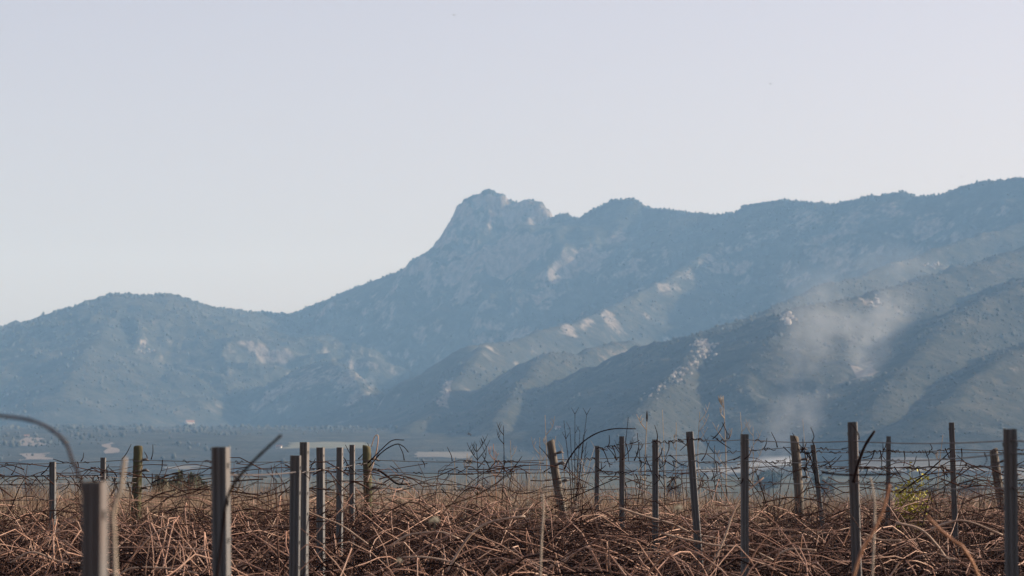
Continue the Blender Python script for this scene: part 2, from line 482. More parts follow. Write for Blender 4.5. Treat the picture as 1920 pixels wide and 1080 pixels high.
def terr_z(x, y):
    """height of the built mountain mesh (bilinear)"""
    y = np.asarray(y, float); x = np.asarray(x, float)
    fv = np.log(np.clip(y, 1900.1, 6699.9) / 1900.0) / math.log(6700.0 / 1900.0) * (ny_ - 1)
    fu = (x + 0.20 * y + 200) / (0.40 * y + 650) * (nx_ - 1)
    i = np.clip(fv.astype(int), 0, ny_ - 2); j = np.clip(fu.astype(int), 0, nx_ - 2)
    a = np.clip(fv - i, 0, 1); b = np.clip(fu - j, 0, 1)
    return (GZ[i, j] * (1 - b) + GZ[i, j + 1] * b) * (1 - a) + (GZ[i + 1, j] * (1 - b) + GZ[i + 1, j + 1] * b) * a

def ground_z(x, y):
    x = np.asarray(x, float); y = np.asarray(y, float)
    return np.where(y > 1905, terr_z(x, y), plain(x, y))

def hit(px, py):
    """where the sight line through a photo pixel meets the land beyond the vineyard"""
    ds = 400 * (6600 / 400) ** np.linspace(0, 1, 3000)
    x = (px - 960) / F * ds; z = EYE + (HY - py) / F * ds
    below = np.nonzero(z < ground_z(x, ds))[0]
    k = below[0] if len(below) else -1
    return np.array([x[k], ds[k], ground_z(x[k], ds[k])])

for px_, py_, r_ in ROCKY:
    h_ = hit(px_, py_)
    ROCKA = np.maximum(ROCKA, np.exp(-(((GX.ravel() - h_[0]) ** 2 + (.6 * (GY.ravel() - h_[1])) ** 2) / (.72 * r_) ** 2)))
at_ = terr_me.attributes.new('rocky', 'FLOAT', 'POINT')
at_.data.foreach_set('value', ROCKA.astype(np.float32))

# ground sheet: fine near the camera, coarse to the horizon
ys = np.concatenate([np.linspace(-3000, -60, 8), np.linspace(-20, 120, 141), np.linspace(126, 600, 80), np.linspace(620, 1930, 70), np.linspace(2000, 9500, 20)])
xs = np.concatenate([np.linspace(-6000, -700, 12), np.linspace(-600, -34, 40), np.linspace(-30, 30, 61), np.linspace(34, 600, 40), np.linspace(700, 6000, 12)])
X, Y = np.meshgrid(xs, ys)
Z = plain(X, np.minimum(Y, 1950.0))
Z = Z + np.where(Y < 70, 0.03 * fbm(X * 0.7, Y * 0.7, 3, 51), 0)
Z = np.where(Y > 1935, -27.0, Z)
nxg = len(xs)
ii = np.arange(len(ys) - 1)[:, None] * nxg + np.arange(nxg - 1)[None, :]
quads = np.stack([ii, ii + 1, ii + nxg + 1, ii + nxg], -1).reshape(-1, 4)
gm = make_mesh('ground', np.stack([X, Y, Z], -1).reshape(-1, 3), quads)
gm.materials.append(M['soil']); gm.materials.append(M['valley'])
cy = 0.5 * (Y[:-1, :-1] + Y[1:, 1:]).reshape(-1)
gm.polygons.foreach_set('material_index', (cy > 75).astype(np.int32))
tag(link('ground', gm), 'vineyard terrace falling away to the wide valley floor', kind='structure')

# ------------------------------------------------------------------ scrub and pine woods on the slopes (uncountable)
def blob_proto(k):
    """low, uneven crown of 20 faces"""
    t = (1 + 5 ** 0.5) / 2
    V = np.array([(-1, t, 0), (1, t, 0), (-1, -t, 0), (1, -t, 0), (0, -1, t), (0, 1, t), (0, -1, -t), (0, 1, -t), (t, 0, -1), (t, 0, 1), (-t, 0, -1), (-t, 0, 1)], float)
    V /= np.linalg.norm(V[0])
    r = np.random.default_rng(k)
    V = V * (0.75 + 0.5 * r.random((12, 1)))
    T = [(0, 11, 5), (0, 5, 1), (0, 1, 7), (0, 7, 10), (0, 10, 11), (1, 5, 9), (5, 11, 4), (11, 10, 2), (10, 7, 6), (7, 1, 8), (3, 9, 4), (3, 4, 2), (3, 2, 6), (3, 6, 8), (3, 8, 9), (4, 9, 5), (2, 4, 11), (6, 2, 10), (8, 6, 7), (9, 8, 1)]
    return V, np.array(T)
def scatter_blobs(name, X, Y, S, mat, label, cat, squash=(1, 1, 1.15)):
    Z = ground_z(X, Y)
    Vs, Ts = [], []
    protos = [blob_proto(k) for k in range(6)]
    off = 0
    pick = rng.integers(0, 6, len(X))
    for k in range(6):
        m = np.nonzero(pick == k)[0]
        if not len(m): continue
        V, T = protos[k]
        a = rng.random(len(m)) * 6.28
        c, s = np.cos(a), np.sin(a)
        vx = (V[None, :, 0] * c[:, None] - V[None, :, 1] * s[:, None]) * S[m, None] * squash[0] + X[m, None]
        vy = (V[None, :, 0] * s[:, None] + V[None, :, 1] * c[:, None]) * S[m, None] * squash[1] + Y[m, None]
        vz = (V[None, :, 2] * squash[2] + 0.75) * S[m, None] + Z[m, None]
        Vs.append(np.stack([vx, vy, vz], -1).reshape(-1, 3))
        Ts.append((T[None] + (np.arange(len(m)) * 12)[:, None, None] + off).reshape(-1, 3))
        off += len(m) * 12
    me = make_mesh(name, np.vstack(Vs), None, np.vstack(Ts), smooth=True)
    return tag(link(name, me, mat), label, cat, kind='stuff')

N = 70000
yy = np.sqrt(rng.random(N) * (6100 ** 2 - 800 ** 2) + 800 ** 2)
xx = (rng.random(N) * 2 - 1) * (0.185 * yy + 60)
dens = fbm(xx * 0.006, yy * 0.006, 4, 61)
zz = ground_z(xx, yy)
gz = np.hypot(ground_z(xx + 6, yy) - ground_z(xx - 6, yy), ground_z(xx, yy + 6) - ground_z(xx, yy - 6)) / 12
left = smooth01((-150 - xx) / 350)                       # the left hill is the most wooded
dens2 = fbm(xx * 0.02, yy * 0.02, 2, 66)
valley_ = 1 - smooth01((zz - 20) / 50)
keep = (1.7 * dens + .9 * dens2 + 0.45 * left - .9 * valley_ > rng.random(N) * 0.9 - 0.42) & (gz < 0.95)
xx, yy = xx[keep], yy[keep]
cx_, cy_ = [], []
for ri in (0, 8):                                         # shrubs and small pines along the two skylines
    P_ = np.array([at(*p) for p in RIDGES[ri][0]])
    n_ = 1500
    u_ = rng.random(n_) * (len(P_) - 1); i_ = u_.astype(int); f_ = (u_ - i_)[:, None]
    q_ = P_[i_] * (1 - f_) + P_[i_ + 1] * f_
    cx_.append(q_[:, 0] + rng.normal(0, 7, n_)); cy_.append(q_[:, 1] + rng.normal(0, 9, n_))
xx = np.concatenate([xx] + cx_); yy = np.concatenate([yy] + cy_)
sz = (0.6 + .55 * rng.exponential(1.0, len(xx)).clip(0, 3.2)) * (1 + 0.25 * smooth01((-150 - xx) / 350))
# low maquis on the near right hill, small eight-sided tufts
n_ = 42000
yb = np.sqrt(rng.random(n_) * (4300 ** 2 - 2000 ** 2) + 2000 ** 2); xb = rng.random(n_) * (.195 * yb + 40) + 20
kb = (1.2 * fbm(xb * .012, yb * .012, 3, 71) > rng.random(n_) * .8 - .5) & (ground_z(xb, yb) > 8)
xb, yb = xb[kb], yb[kb]; zb = ground_z(xb, yb); sb = .5 + .45 * rng.exponential(1.0, len(xb)).clip(0, 3)
O = np.array([(1, 0, .2), (0, 1, .1), (-1, 0, .25), (0, -1, .15), (.1, 0, 1.1), (0, 0, -.6)])
OT = np.array([(0, 1, 4), (1, 2, 4), (2, 3, 4), (3, 0, 4), (1, 0, 5), (2, 1, 5), (3, 2, 5), (0, 3, 5)])
aa = rng.random(len(xb)) * 6.28; c_, s_ = np.cos(aa), np.sin(aa)
jit = 1 + .3 * rng.normal(size=(len(xb), 6))
VB = np.stack([(O[None, :, 0] * c_[:, None] - O[None, :, 1] * s_[:, None]) * sb[:, None] * jit + xb[:, None], (O[None, :, 0] * s_[:, None] + O[None, :, 1] * c_[:, None]) * sb[:, None] * jit + yb[:, None], O[None, :, 2] * sb[:, None] + zb[:, None]], -1).reshape(-1, 3)
TB = (OT[None] + (np.arange(len(xb)) * 6)[:, None, None]).reshape(-1, 3)
tag(link('low_maquis', make_mesh('low_maquis', VB, None, TB, True), M['scrub']), 'low grey green maquis tufts covering the right hand hill', 'scrub', kind='stuff')
scatter_blobs('hillside_scrub', xx, yy, sz, M['scrub'], 'dark green scrub and low pines dotting the mountain slopes', 'scrub')

# ------------------------------------------------------------------ fields and bare soil of the valley, draped on the land
def field_patch(name, corners, mat, label, lift=0.5, wob=9.0, n=22, m=10):
    C = [hit(*c)[:2] for c in corners]             # four corners, around
    u = np.linspace(0, 1, n)[None, :, None]; v = np.linspace(0, 1, m)[:, None, None]
    C = [np.array(c) for c in C]
    P = (C[0] * (1 - u) + C[1] * u) * (1 - v) + (C[3] * (1 - u) + C[2] * u) * v
    x, y = P[..., 0], P[..., 1]
    if wob:
        x = x + wob * fbm(y * 0.03, x * 0.02, 2, 5); y = y + wob * fbm(x * 0.03, y * 0.02, 2, 8)
    z = ground_z(x, y) + lift
    ii = np.arange(m - 1)[:, None] * n + np.arange(n - 1)[None, :]
    q = np.stack([ii, ii + 1, ii + n + 1, ii + n], -1).reshape(-1, 4)
    me = make_mesh(name, np.stack([x, y, z], -1).reshape(-1, 3), q)
    return tag(link(name, me, mat), label, kind='structure')
M['stubble'] = noisy('pale_stubble_field', [(0.3, (0.12, 0.11, 0.085)), (0.7, (0.20, 0.18, 0.14))], 0.03, 5, 0.95)
M['fallow'] = noisy('green_fallow_field', [(0.3, (0.12, 0.12, 0.06)), (0.7, (0.20, 0.19, 0.11))], 0.03, 5, 0.95)
M['bare'] = noisy('bare_pink_soil', [(0.3, (0.15, 0.12, 0.095)), (0.7, (0.25, 0.205, 0.17))], 0.03, 5, 0.95)
field_patch('field', [(1570, 884), (1860, 884), (1800, 866), (1610, 864)], M['stubble'], 'pale stubble field seen between the right hand posts')
field_patch('field', [(1290, 888), (1400, 888), (1390, 876), (1300, 876)], M['stubble'], 'pale strip of field below the smoke')
field_patch('field', [(520, 842), (700, 842), (690, 830), (560, 830)], M['fallow'], 'grey green fallow field behind the row of steel posts')
field_patch('field', [(770, 858), (900, 860), (880, 850), (780, 848)], M['stubble'], 'small pale field left of the leaning wooden post')
field_patch('field', [(310, 882), (380, 880), (370, 874), (320, 876)], M['stubble'], 'thin pale strip of field beside the mossy post')
field_patch('field', [(1880, 900), (1990, 900), (1960, 878), (1890, 878)], M['stubble'], 'pale field corner at the right edge')
field_patch('bare_soil', [(20, 836), (82, 836), (70, 822), (40, 820)], M['bare'], 'eroded pinkish soil patch at the left edge', wob=8)
field_patch('bare_soil', [(40, 866), (95, 862), (85, 850), (45, 852)], M['bare'], 'pinkish soil strip above the slim left post', wob=8)
field_patch('bare_soil', [(196, 852), (222, 850), (212, 832), (200, 830)], M['bare'], 'pinkish winding track left of the mossy post', wob=8)
field_patch('bare_soil', [(820, 764), (838, 764), (850, 715), (838, 712)], M['bare'], 'long pale scree streak at the foot of the mountain', wob=5)
field_patch('bare_soil', [(1600, 712), (1645, 706), (1640, 676), (1612, 682)], M['bare'], 'pale landslip patch on the hill behind the smoke', wob=10)

# ------------------------------------------------------------------ pale rock outcrops
BOULDER = []
for k in range(8):
    V, T = blob_proto(100 + k)
    me = make_mesh('boulder', V * np.array([1, 1, .9]), None, T, False); me.materials.append(M['rock']); BOULDER.append(me)
def outcrop(pix, n, spread, size, label):
    P = spline(np.array([(p[0], p[1], 0) for p in pix], float), n)
    h0 = hit(*pix[0])
    root = empty('rock_outcrop', tuple(h0)); tag(root, label, 'rock')
    for k in range(n):
        h = hit(P[k, 0] + rnd.gauss(0, spread), P[k, 1] + rnd.gauss(0, spread))
        s_ = size * rnd.uniform(0.5, 1.4)
        o = link('boulder', BOULDER[rnd.randrange(8)], None, root, tuple(h - h0 + np.array([0, 0, .3 * s_])))
        o.scale = (s_, s_ * rnd.uniform(.8, 1.2), s_ * rnd.uniform(.7, 1.3)); o.rotation_euler[2] = rnd.uniform(0, 6)
    return root
outcrop([(1312, 640), (1330, 650), (1300, 680), (1262, 715)], 70, 6, 1.9, 'chain of pale boulders running down the ridge above the tall leaning steel post')
outcrop([(1305, 645), (1335, 662)], 26, 5, 2.0, 'cluster of pale boulders on top of the ridge')
outcrop([(1250, 720), (1215, 740)], 14, 6, 1.4, 'scattered small pale stones at the end of the boulder chain')
outcrop([(838, 715), (826, 760)], 26, 4, 1.8, 'pinkish rock streak at the foot of the central spur')
outcrop([(1648, 562), (1640, 570)], 7, 5, 2.5, 'white rock face on the hill at the top of the smoke')
outcrop([(1755, 495), (1740, 500)], 8, 5, 2.8, 'small pink rock scar high on the right hill')
outcrop([(1460, 590), (1490, 600)], 12, 6, 3.0, 'pale rock band on the spur left of the smoke')
outcrop([(270, 655), (280, 662)], 8, 6, 2.6, 'small pinkish scar in the middle of the wooded left hill')

# ------------------------------------------------------------------ trees in the valley
def leaf_crown(c, rx, rz, n, ls, seed):
    r = np.random.default_rng(seed)
    lobes = [(np.array([r.uniform(-.55, .55) * rx, r.uniform(-.55, .55) * rx, r.uniform(-.45, .55) * rz]), r.uniform(.4, .62)) for _ in range(9)]
    V = np.zeros((n, 3, 3))
    for i in range(n):
        lc, lr = lobes[r.integers(0, len(lobes))]
        d = r.normal(size=3); d /= np.linalg.norm(d)
        p = c + lc + d * np.array([rx, rx, rz]) * lr * r.uniform(.55, 1.05)
        for k in range(3):
            V[i, k] = p + r.normal(size=3) * ls
    return V.reshape(-1, 3), np.arange(n * 3).reshape(-1, 3)
def valley_tree(px, ytop, d, wpx, label, seed):
    x = (px - 960) / F * d
    g = float(ground_z(x, d))
    top = EYE + (HY - ytop) / F * d
    h = max(top - g, 3.0)
    rx = wpx / F * d / 2
    t = empty('valley_tree', (x, d, g)); tag(t, label, 'tree', 'trees standing on the valley floor')
    a = Acc()
    a.tube([(0, 0, -.3), (.05 * h, 0, h * .35), (0, .03 * h, h * .75)], [h * .05, h * .035, h * .01], 7)
    for k in range(4):
        an = k * 1.7 + seed
        a.tube([(.04 * h, 0, h * (.3 + .08 * k)), (.5 * rx * math.cos(an), .5 * rx * math.sin(an), h * (.5 + .09 * k))], [h * .022, h * .006], 5)
    a.build('trunk', M['bark'], t)
    V, T = leaf_crown(np.array([0, 0, h * .58]), rx, h * .45, 1800, h * .032, seed)
    link('crown', make_mesh('crown', V, None, T, False), M['tree'], t)
valley_tree(303, 897, 130, 46, 'rounded dark tree behind the grass, nearest the mossy post', 1)
valley_tree(338, 893, 131, 56, 'broadest dark tree of the clump right of the mossy post', 2)
valley_tree(372, 898, 129, 42, 'dark tree at the right end of the clump by the mossy post', 3)
valley_tree(497, 915, 1000, 34, 'small dark tree left of the short steel post', 4)
valley_tree(1262, 902, 1000, 30, 'dark tree between the two leaning steel posts of the right row', 5)
valley_tree(1545, 888, 1300, 46, 'dark tree right of the slim leaning steel post', 6)
valley_tree(1745, 905, 900, 46, 'dark tree between the yellow weed and the tall slim post', 7)
valley_tree(1820, 896, 1200, 52, 'dark tree left of the crooked wooden post at the right edge', 8)
valley_tree(60, 905, 1100, 36, 'dark tree behind the grass at the left edge', 9)
valley_tree(1440, 880, 1500, 60, 'broad dark tree under the smoke, left of the thick wooden post', 10)

# ------------------------------------------------------------------ farmhouses
def farmhouse(px, py, wpx, rz, label):
    h = hit(px, py)
    wd = wpx / F * h[1]
    hh = wd * .45; dp = wd * .6
    t = empty('farmhouse', (h[0], h[1], h[2] - .2), rz); tag(t, label, 'house')
    a = Acc(); a.box((0, 0, hh / 2), (wd, dp, hh))
    g = hh + wd * .22
    a.add([(-wd / 2, -dp / 2, hh), (-wd / 2, dp / 2, hh), (-wd / 2, 0, g - .05), (wd / 2, -dp / 2, hh), (wd / 2, dp / 2, hh), (wd / 2, 0, g - .05)], None, [(0, 2, 1), (3, 4, 5)])
    a.build('wall', M['white_wall'], t, smooth=False)
    r = Acc(); o = .3
    for s in (-1, 1):
        V = [(-wd / 2 - o, s * (dp / 2 + o), hh - .12), (wd / 2 + o, s * (dp / 2 + o), hh - .12), (wd / 2 + o, 0, g + .1), (-wd / 2 - o, 0, g + .1)]
        V += [(x, y, z + .15) for x, y, z in V]
        r.add(V, [(0, 1, 2, 3), (4, 7, 6, 5), (0, 4, 5, 1), (1, 5, 6, 2), (2, 6, 7, 3), (3, 7, 4, 0)])
    r.build('roof', M['roof_tile'], t, smooth=False)
    dr = Acc(); dr.box((0, -dp / 2 - .03, 1.05), (1.1, .06, 2.1)); dr.build('door', M['door'], t, smooth=False)
    for x in (-.3, .3):
        wn = Acc(); wn.box((x * wd, -dp / 2 - .03, hh * .55), (.9, .06, 1.1)); wn.build('window', M['door'], t, smooth=False)
farmhouse(356, 800, 16, .5, 'small pale farmhouse in the valley above the mossy wooden post')
farmhouse(1046, 805, 9, .2, 'tiny white house just right of the dry twigs by the leaning wooden post')
farmhouse(523, 841, 10, -.2, 'tiny white house beside the tip of the dark slanted cane')
farmhouse(50, 821, 9, .1, 'tiny pale house above the eroded soil at the left edge')

# ------------------------------------------------------------------ haze and smoke
hz, hn, hb = new_mat('valley_haze')
hn.nodes.remove(hb)
pv = hn.nodes.new('ShaderNodeVolumePrincipled')
pv.inputs['Color'].default_value = (*HAZE_COLOR, 1)
pv.inputs['Density'].default_value = HAZE_DENSITY
pv.inputs['Absorption Color'].default_value = (1, 1, 1, 1)
pv.inputs['Anisotropy'].default_value = 0.0
hn.links.new(pv.outputs[0], hn.nodes['Material Output'].inputs['Volume'])
a = Acc(); a.box((0, 3250, 300), (12400, 12900, 660))
haze = a.build('haze', hz, smooth=False)
tag(haze, 'pale blue haze hanging over the whole valley', 'haze', kind='stuff')

def smoke_plume(name, px, py, d, height, lean, r0, r1, dens, label):
    b = at(px, py, d)
    m, n, bs = new_mat('smoke_' + name); n.nodes.remove(bs)
    L = n.links.new
    def mth(op, *args):
        q = n.nodes.new('ShaderNodeMath'); q.operation = op
        for k, v in enumerate(args):
            if isinstance(v, (int, float)): q.inputs[k].default_value = v
            else: L(v, q.inputs[k])
        return q.outputs[0]
    tc = n.nodes.new('ShaderNodeTexCoord')
    sx = n.nodes.new('ShaderNodeSeparateXYZ'); L(tc.outputs['Object'], sx.inputs[0])
    x, y, z = sx.outputs
    nz = noise_tex(n, 0.026, 5, 0.62, vec=tc.outputs['Object'])
    nw = noise_tex(n, 0.012, 2, 0.5, vec=tc.outputs['Object'])
    t = mth('DIVIDE', z, height)
    cx = mth('ADD', mth('MULTIPLY', mth('POWER', mth('MAXIMUM', t, 0.0), 0.8), lean), mth('MULTIPLY', mth('SUBTRACT', nw.outputs['Fac'], .5), 55.0))
    rad = mth('ADD', r0, mth('MULTIPLY', t, r1 - r0))
    ddx = mth('DIVIDE', mth('SUBTRACT', x, cx), rad); ddy = mth('DIVIDE', y, rad)
    rr = mth('ADD', mth('MULTIPLY', ddx, ddx), mth('MULTIPLY', ddy, ddy))
    fall = mth('MAXIMUM', mth('SUBTRACT', 1.0, rr), 0.0)
    mr = n.nodes.new('ShaderNodeMapRange'); mr.interpolation_type = 'SMOOTHSTEP'
    mr.inputs['From Min'].default_value = .42; mr.inputs['From Max'].default_value = .74
    L(nz.outputs['Fac'], mr.inputs['Value'])
    topf = mth('MINIMUM', mth('MULTIPLY', mth('MAXIMUM', mth('SUBTRACT', 1.0, t), 0.0), 3.0), 1.0)
    de = mth('MULTIPLY', mth('MULTIPLY', mth('MULTIPLY', fall, mr.outputs[0]), topf), dens)
    v = n.nodes.new('ShaderNodeVolumePrincipled')
    v.inputs['Color'].default_value = (.84, .91, 1.0, 1)
    L(de, v.inputs['Density'])
    L(v.outputs[0], n.nodes['Material Output'].inputs['Volume'])
    m.cycles.volume_sampling = 'MULTIPLE_IMPORTANCE' if hasattr(m.cycles, 'volume_sampling') else m.cycles.volume_sampling
    # closed leaning hull round the plume
    a = Acc()
    zs = np.linspace(0, height, 9)
    P = np.array([(lean * (q / height) ** .8, 0, q) for q in zs])
    a.tube(P, [r0 + (r1 - r0) * q / height + 24 for q in zs], 12)
    o = a.build(name, m, None, tuple(b))
    tag(o, label, 'smoke', kind='stuff')
    return o
smoke_plume('smoke_plume', 1420, 891, 1900, 156, 84, 18, 64, 0.018, 'thin grey smoke rising in front of the right hill')
smoke_plume('smoke_wisp', 1325, 891, 1900, 13, 60, 16, 34, 0.045, 'low white smoke lying over the field behind the leaning post')

# ------------------------------------------------------------------ vineyard: posts
def profile_post(width, depth, height, rusty):
    """rolled steel vineyard stake: folded channel with ribs, as one closed extrusion"""
    w2 = width / 2
    out = [(-w2, 0), (-w2 * .62, 0), (-w2 * .5, depth * .16), (-w2 * .32, depth * .16), (-w2 * .2, 0), (w2 * .2, 0), (w2 * .32, depth * .16), (w2 * .5, depth * .16), (w2 * .62, 0), (w2, 0),
           (w2, depth), (w2 * .72, depth), (w2 * .72, depth * .86), (w2 * .88, depth * .86), (w2 * .88, depth * .3), (-w2 * .88, depth * .3), (-w2 * .88, depth * .86), (-w2 * .72, depth * .86), (-w2 * .72, depth), (-w2, depth)]
    n = len(out)
    V = [(x, y, -.25) for x, y in out] + [(x, y, height) for x, y in out]
    Q = [(k, (k + 1) % n, n + (k + 1) % n, n + k) for k in range(n)]
    a = Acc(); a.add(V, Q)
    # top edge: the thin strip between the outer fold and the inner fold
    top = [(0, 1, 16, 19), (1, 2, 15, 16), (2, 3, 14, 15)]
    pairs = [(n + 0, n + 1, n + 15), (n + 1, n + 2, n + 15), (n + 2, n + 3, n + 15), (n + 3, n + 4, n + 15), (n + 4, n + 5, n + 15), (n + 5, n + 14, n + 15), (n + 5, n + 6, n + 14), (n + 6, n + 7, n + 14), (n + 7, n + 8, n + 14), (n + 8, n + 9, n + 14),
             (n + 9, n + 10, n + 13), (n + 9, n + 13, n + 14), (n + 10, n + 11, n + 13), (n + 11, n + 12, n + 13), (n + 0, n + 15, n + 16), (n + 0, n + 16, n + 19), (n + 16, n + 17, n + 19), (n + 17, n + 18, n + 19)]
    a.T.append(np.array(pairs))
    return a
hook_me = {}
def steel_post(x, ytop, d, wpx, lean, rz, label, rusty=False, xb=None):
    wd = wpx / F * d
    p = at(x, ytop, d)
    h = p[2]
    rz = -rz; lean = -lean
    t = empty('steel_post', (p[0], d, 0), rz)
    tag(t, label, 'post', 'folded steel vineyard posts')
    t.rotation_euler = (rnd.uniform(-.01, .01), -lean, rz)
    t.location.x = p[0] + math.tan(lean) * h
    mat = M['metal_rust'] if rusty else M['metal']
    dep = wd * .55
    profile_post(wd * .92, dep, h, rusty).build('stake', mat, t, (0, -dep / 2, 0), smooth=False)
    # wire hooks punched out of the flange
    key = 'r' if rusty else 'g'
    if key not in hook_me:
        b = Acc(); b.box((0, 0, 0), (.004, .007, .016)); b.box((.002, 0, .007), (.004, .007, .003))
        hook_me[key] = b.mesh('hook', False); hook_me[key].materials.append(mat)
    for k in range(7):
        z = h - .06 - k * .12
        for s in ((1,) if k % 2 else (1, -1)):
            o = link('hook', hook_me[key], None, t, (s * (wd * .46 + .0015), 0, z))
            if s < 0: o.rotation_euler[2] = math.pi
    return t

# x, y of top, distance, width in px, lean (px drift of the foot over the height is real tilt), yaw
POSTS = [
    (98, 866, 28.0, 12, 0.0, .30, 'slim steel post nearest the left edge, standing in the far row'),
    (170, 903, 5.2, 46, 0.0, .42, 'very near blurred steel channel post at lower left'),
    (193, 858, 33.0, 10, .01, .25, 'slim steel post rising right behind the blurred near post'),
    (415, 838, 9.3, 33, -.005, .38, 'wide dark steel post standing alone right of the mossy wooden post'),
    (555, 854, 14.0, 20, .012, .20, 'short dark steel post overlapped by a taller one'),
    (573, 829, 17.0, 17, .012, .45, 'tallest steel post of the left group, partly behind the short one'),
    (602, 839, 21.0, 15, 0.0, .40, 'steel post third from the left in the left group'),
    (636, 839, 25.0, 12, 0.0, .40, 'steel post fourth from the left in the left group'),
    (661, 834, 30.0, 10, .006, .35, 'thin steel post just left of the rough wooden post'),
    (1120, 836, 33.0, 9, .012, .1, 'shortest thin steel post, first to the right of the leaning wooden post'),
    (1166, 818, 29.0, 10, 0.0, .1, 'thin straight steel post second to the right of the leaning wooden post'),
    (1229, 824, 25.0, 12, 0.0, .15, 'steel post in the middle of the right row, left of the leaning steel post'),
    (1293, 808, 21.0, 14, -.075, .2, 'steel post leaning left in the right row'),
    (1397, 814, 18.0, 15, 0.0, -.15, 'ribbed steel post with lit flutes left of the thick wooden post'),
    (1524, 832, 31.0, 9, -.12, .2, 'thin leaning steel post just right of the thick wooden post'),
    (1599, 791, 14.5, 19, -.028, .25, 'tallest steel post on the right with a dark branch beside it'),
    (1666, 818, 30.0, 9, .01, .1, 'thin short steel post above the yellow green weed'),
    (1784, 792, 26.0, 11, -.035, .2, 'tall thin rust stained steel post left of the crooked wooden post'),
    (1894, 804, 11.0, 27, -.012, .12, 'broad near steel post at the right edge'),
]
for k, (x, yt, d, wp, ln, rz, lab) in enumerate(POSTS):
    steel_post(x, yt, d, wp, ln, rz, lab, rusty=(k in (1, 17, 10, 15)))

def wooden_post(x, ytop, d, wpx, lean, mat, seed, label):
    p = at(x, ytop, d); h = p[2]; r = wpx / F * d / 2; lean = -lean
    t = empty('wooden_post', (p[0] + math.tan(lean) * h, d, 0)); t.rotation_euler = (0, -lean, seed)
    # rotate order: the post leans sideways whatever its own turn
    t.rotation_euler = (0, -lean, 0)
    tag(t, label, 'post', 'round wooden row end posts')
    rg = np.random.default_rng(seed)
    sides, rings = 14, 26
    zs = np.concatenate([np.linspace(-.3, h - .03, rings - 2), [h - .012, h]])
    a = Acc(); V = []
    for i, z in enumerate(zs):
        rr = r * (1.06 - .10 * max(z, 0) / h)
        if i == rings - 2: rr *= .985
        if i == rings - 1: rr *= .9
        for k in range(sides):
            an = k * 2 * math.pi / sides
            q = rr * (1 + .05 * math.sin(an * 2 + seed) + .05 * float(vnoise(np.array([k * .9 + seed]), np.array([z * 3.0]), seed)[0]))
            V.append((q * math.cos(an) + .012 * math.sin(z * 3 + seed), q * math.sin(an), z + (.012 * math.sin(an + seed) if i >= rings - 2 else 0)))
    V.append((0, 0, h + .006))
    Q = [(i * sides + k, i * sides + (k + 1) % sides, (i + 1) * sides + (k + 1) % sides, (i + 1) * sides + k) for i in range(rings - 1) for k in range(sides)]
    T = [((rings - 1) * sides + k, (rings - 1) * sides + (k + 1) % sides, len(V) - 1) for k in range(sides)]
    a.add(V, Q, T)
    a.build('log', mat, t)
    for k, zz_ in enumerate((h - .17, h - .30, h - .52)):
        b = Acc()
        an = np.linspace(0, 2 * math.pi, 19)
        for q in range(2):
            b.tube(np.stack([(r * 1.07) * np.cos(an) + .012 * math.sin(zz_ * 3 + seed), (r * 1.07) * np.sin(an), zz_ + .012 * q + .02 * np.sin(an + k)], -1), .0035, 5, False)
        b.tube([(r * 1.05, 0, zz_), (r * 1.05 + .05, -.02, zz_ + .01), (r * 1.05 + .09, 0, zz_ - .01)], [.012, .02, .006], 6)
        b.build('wire_tie', M['wire'], t)
    return t
wooden_post(257, 837, 36.0, 18, 0.005, M['wood_moss'], 3, 'upright mossy green wooden post on the left')
wooden_post(688, 836, 36.0, 17, 0.0, M['wood_moss'], 5, 'rough dark wooden post with curling canes at its top')
wooden_post(1030, 822, 36.0, 15, -.19, M['wood'], 8, 'wooden post leaning left in the middle of the picture')
wooden_post(1490, 817, 36.0, 18, -.055, M['wood'], 11, 'thick nearly upright wooden post left of the thin leaning stake')
wooden_post(1862, 839, 36.0, 16, -.17, M['wood'], 14, 'crooked pale wooden post leaning left near the right edge')

# ------------------------------------------------------------------ trellis wires with tendrils
def wire(pts, sag, label, tendrils=14, r=.0042, seed=0):
    tendrils = int(tendrils * 1.8)
    P = np.array([at(*p) for p in pts])
    W = []
    for a_, b_ in zip(P[:-1], P[1:]):
        n = 10
        t = np.linspace(0, 1, n, endpoint=False)[:, None]
        q = a_ * (1 - t) + b_ * t
        q[:, 2] -= (sag * 4 * t * (1 - t))[:, 0]
        W.append(q)
    W = np.vstack(W + [P[-1:]])
    a = Acc(); a.tube(W, r, 5)
    o = a.build('trellis_wire', M['wire'])
    tag(o, label, 'wire', 'trellis wires of the vineyard')
    rr = random.Random(seed)
    tb = Acc()
    for k in range(tendrils):
        i = rr.randrange(len(W) - 1); f = rr.random()
        p = W[i] * (1 - f) + W[i + 1] * f
        kind = rr.random(); g_ = min(1.0, p[1] / 34.0)
        if kind < .5:          # dry tendril coil
            m = 12; an = np.linspace(0, rr.uniform(4, 12), m); rad = rr.uniform(.006, .02) * g_
            L = rr.uniform(.04, .14) * g_
            tb.tube(np.stack([p[0] + np.linspace(-L / 2, L / 2, m), p[1] + rad * np.cos(an), p[2] + rad * np.sin(an)], -1), .0045 * g_, 4)
        else:                  # leftover cane stub hanging on or rising from the wire
            L = rr.uniform(.05, .24) * g_; up = rr.choice((-1, -1, 1))
            dx = rr.uniform(-.15, .15) * g_
            tb.tube(spline([p + np.array([-.02, 0, .012]), p + np.array([dx * .4, .01, up * L * .45]), p + np.array([dx, rr.uniform(-.03, .03), up * L])], 7), np.linspace(.0075, .0035, 7) * g_, 5)
    if tendrils: tag(tb.build('tendrils', M['cane_dark'], o), kind='stuff')
    return o
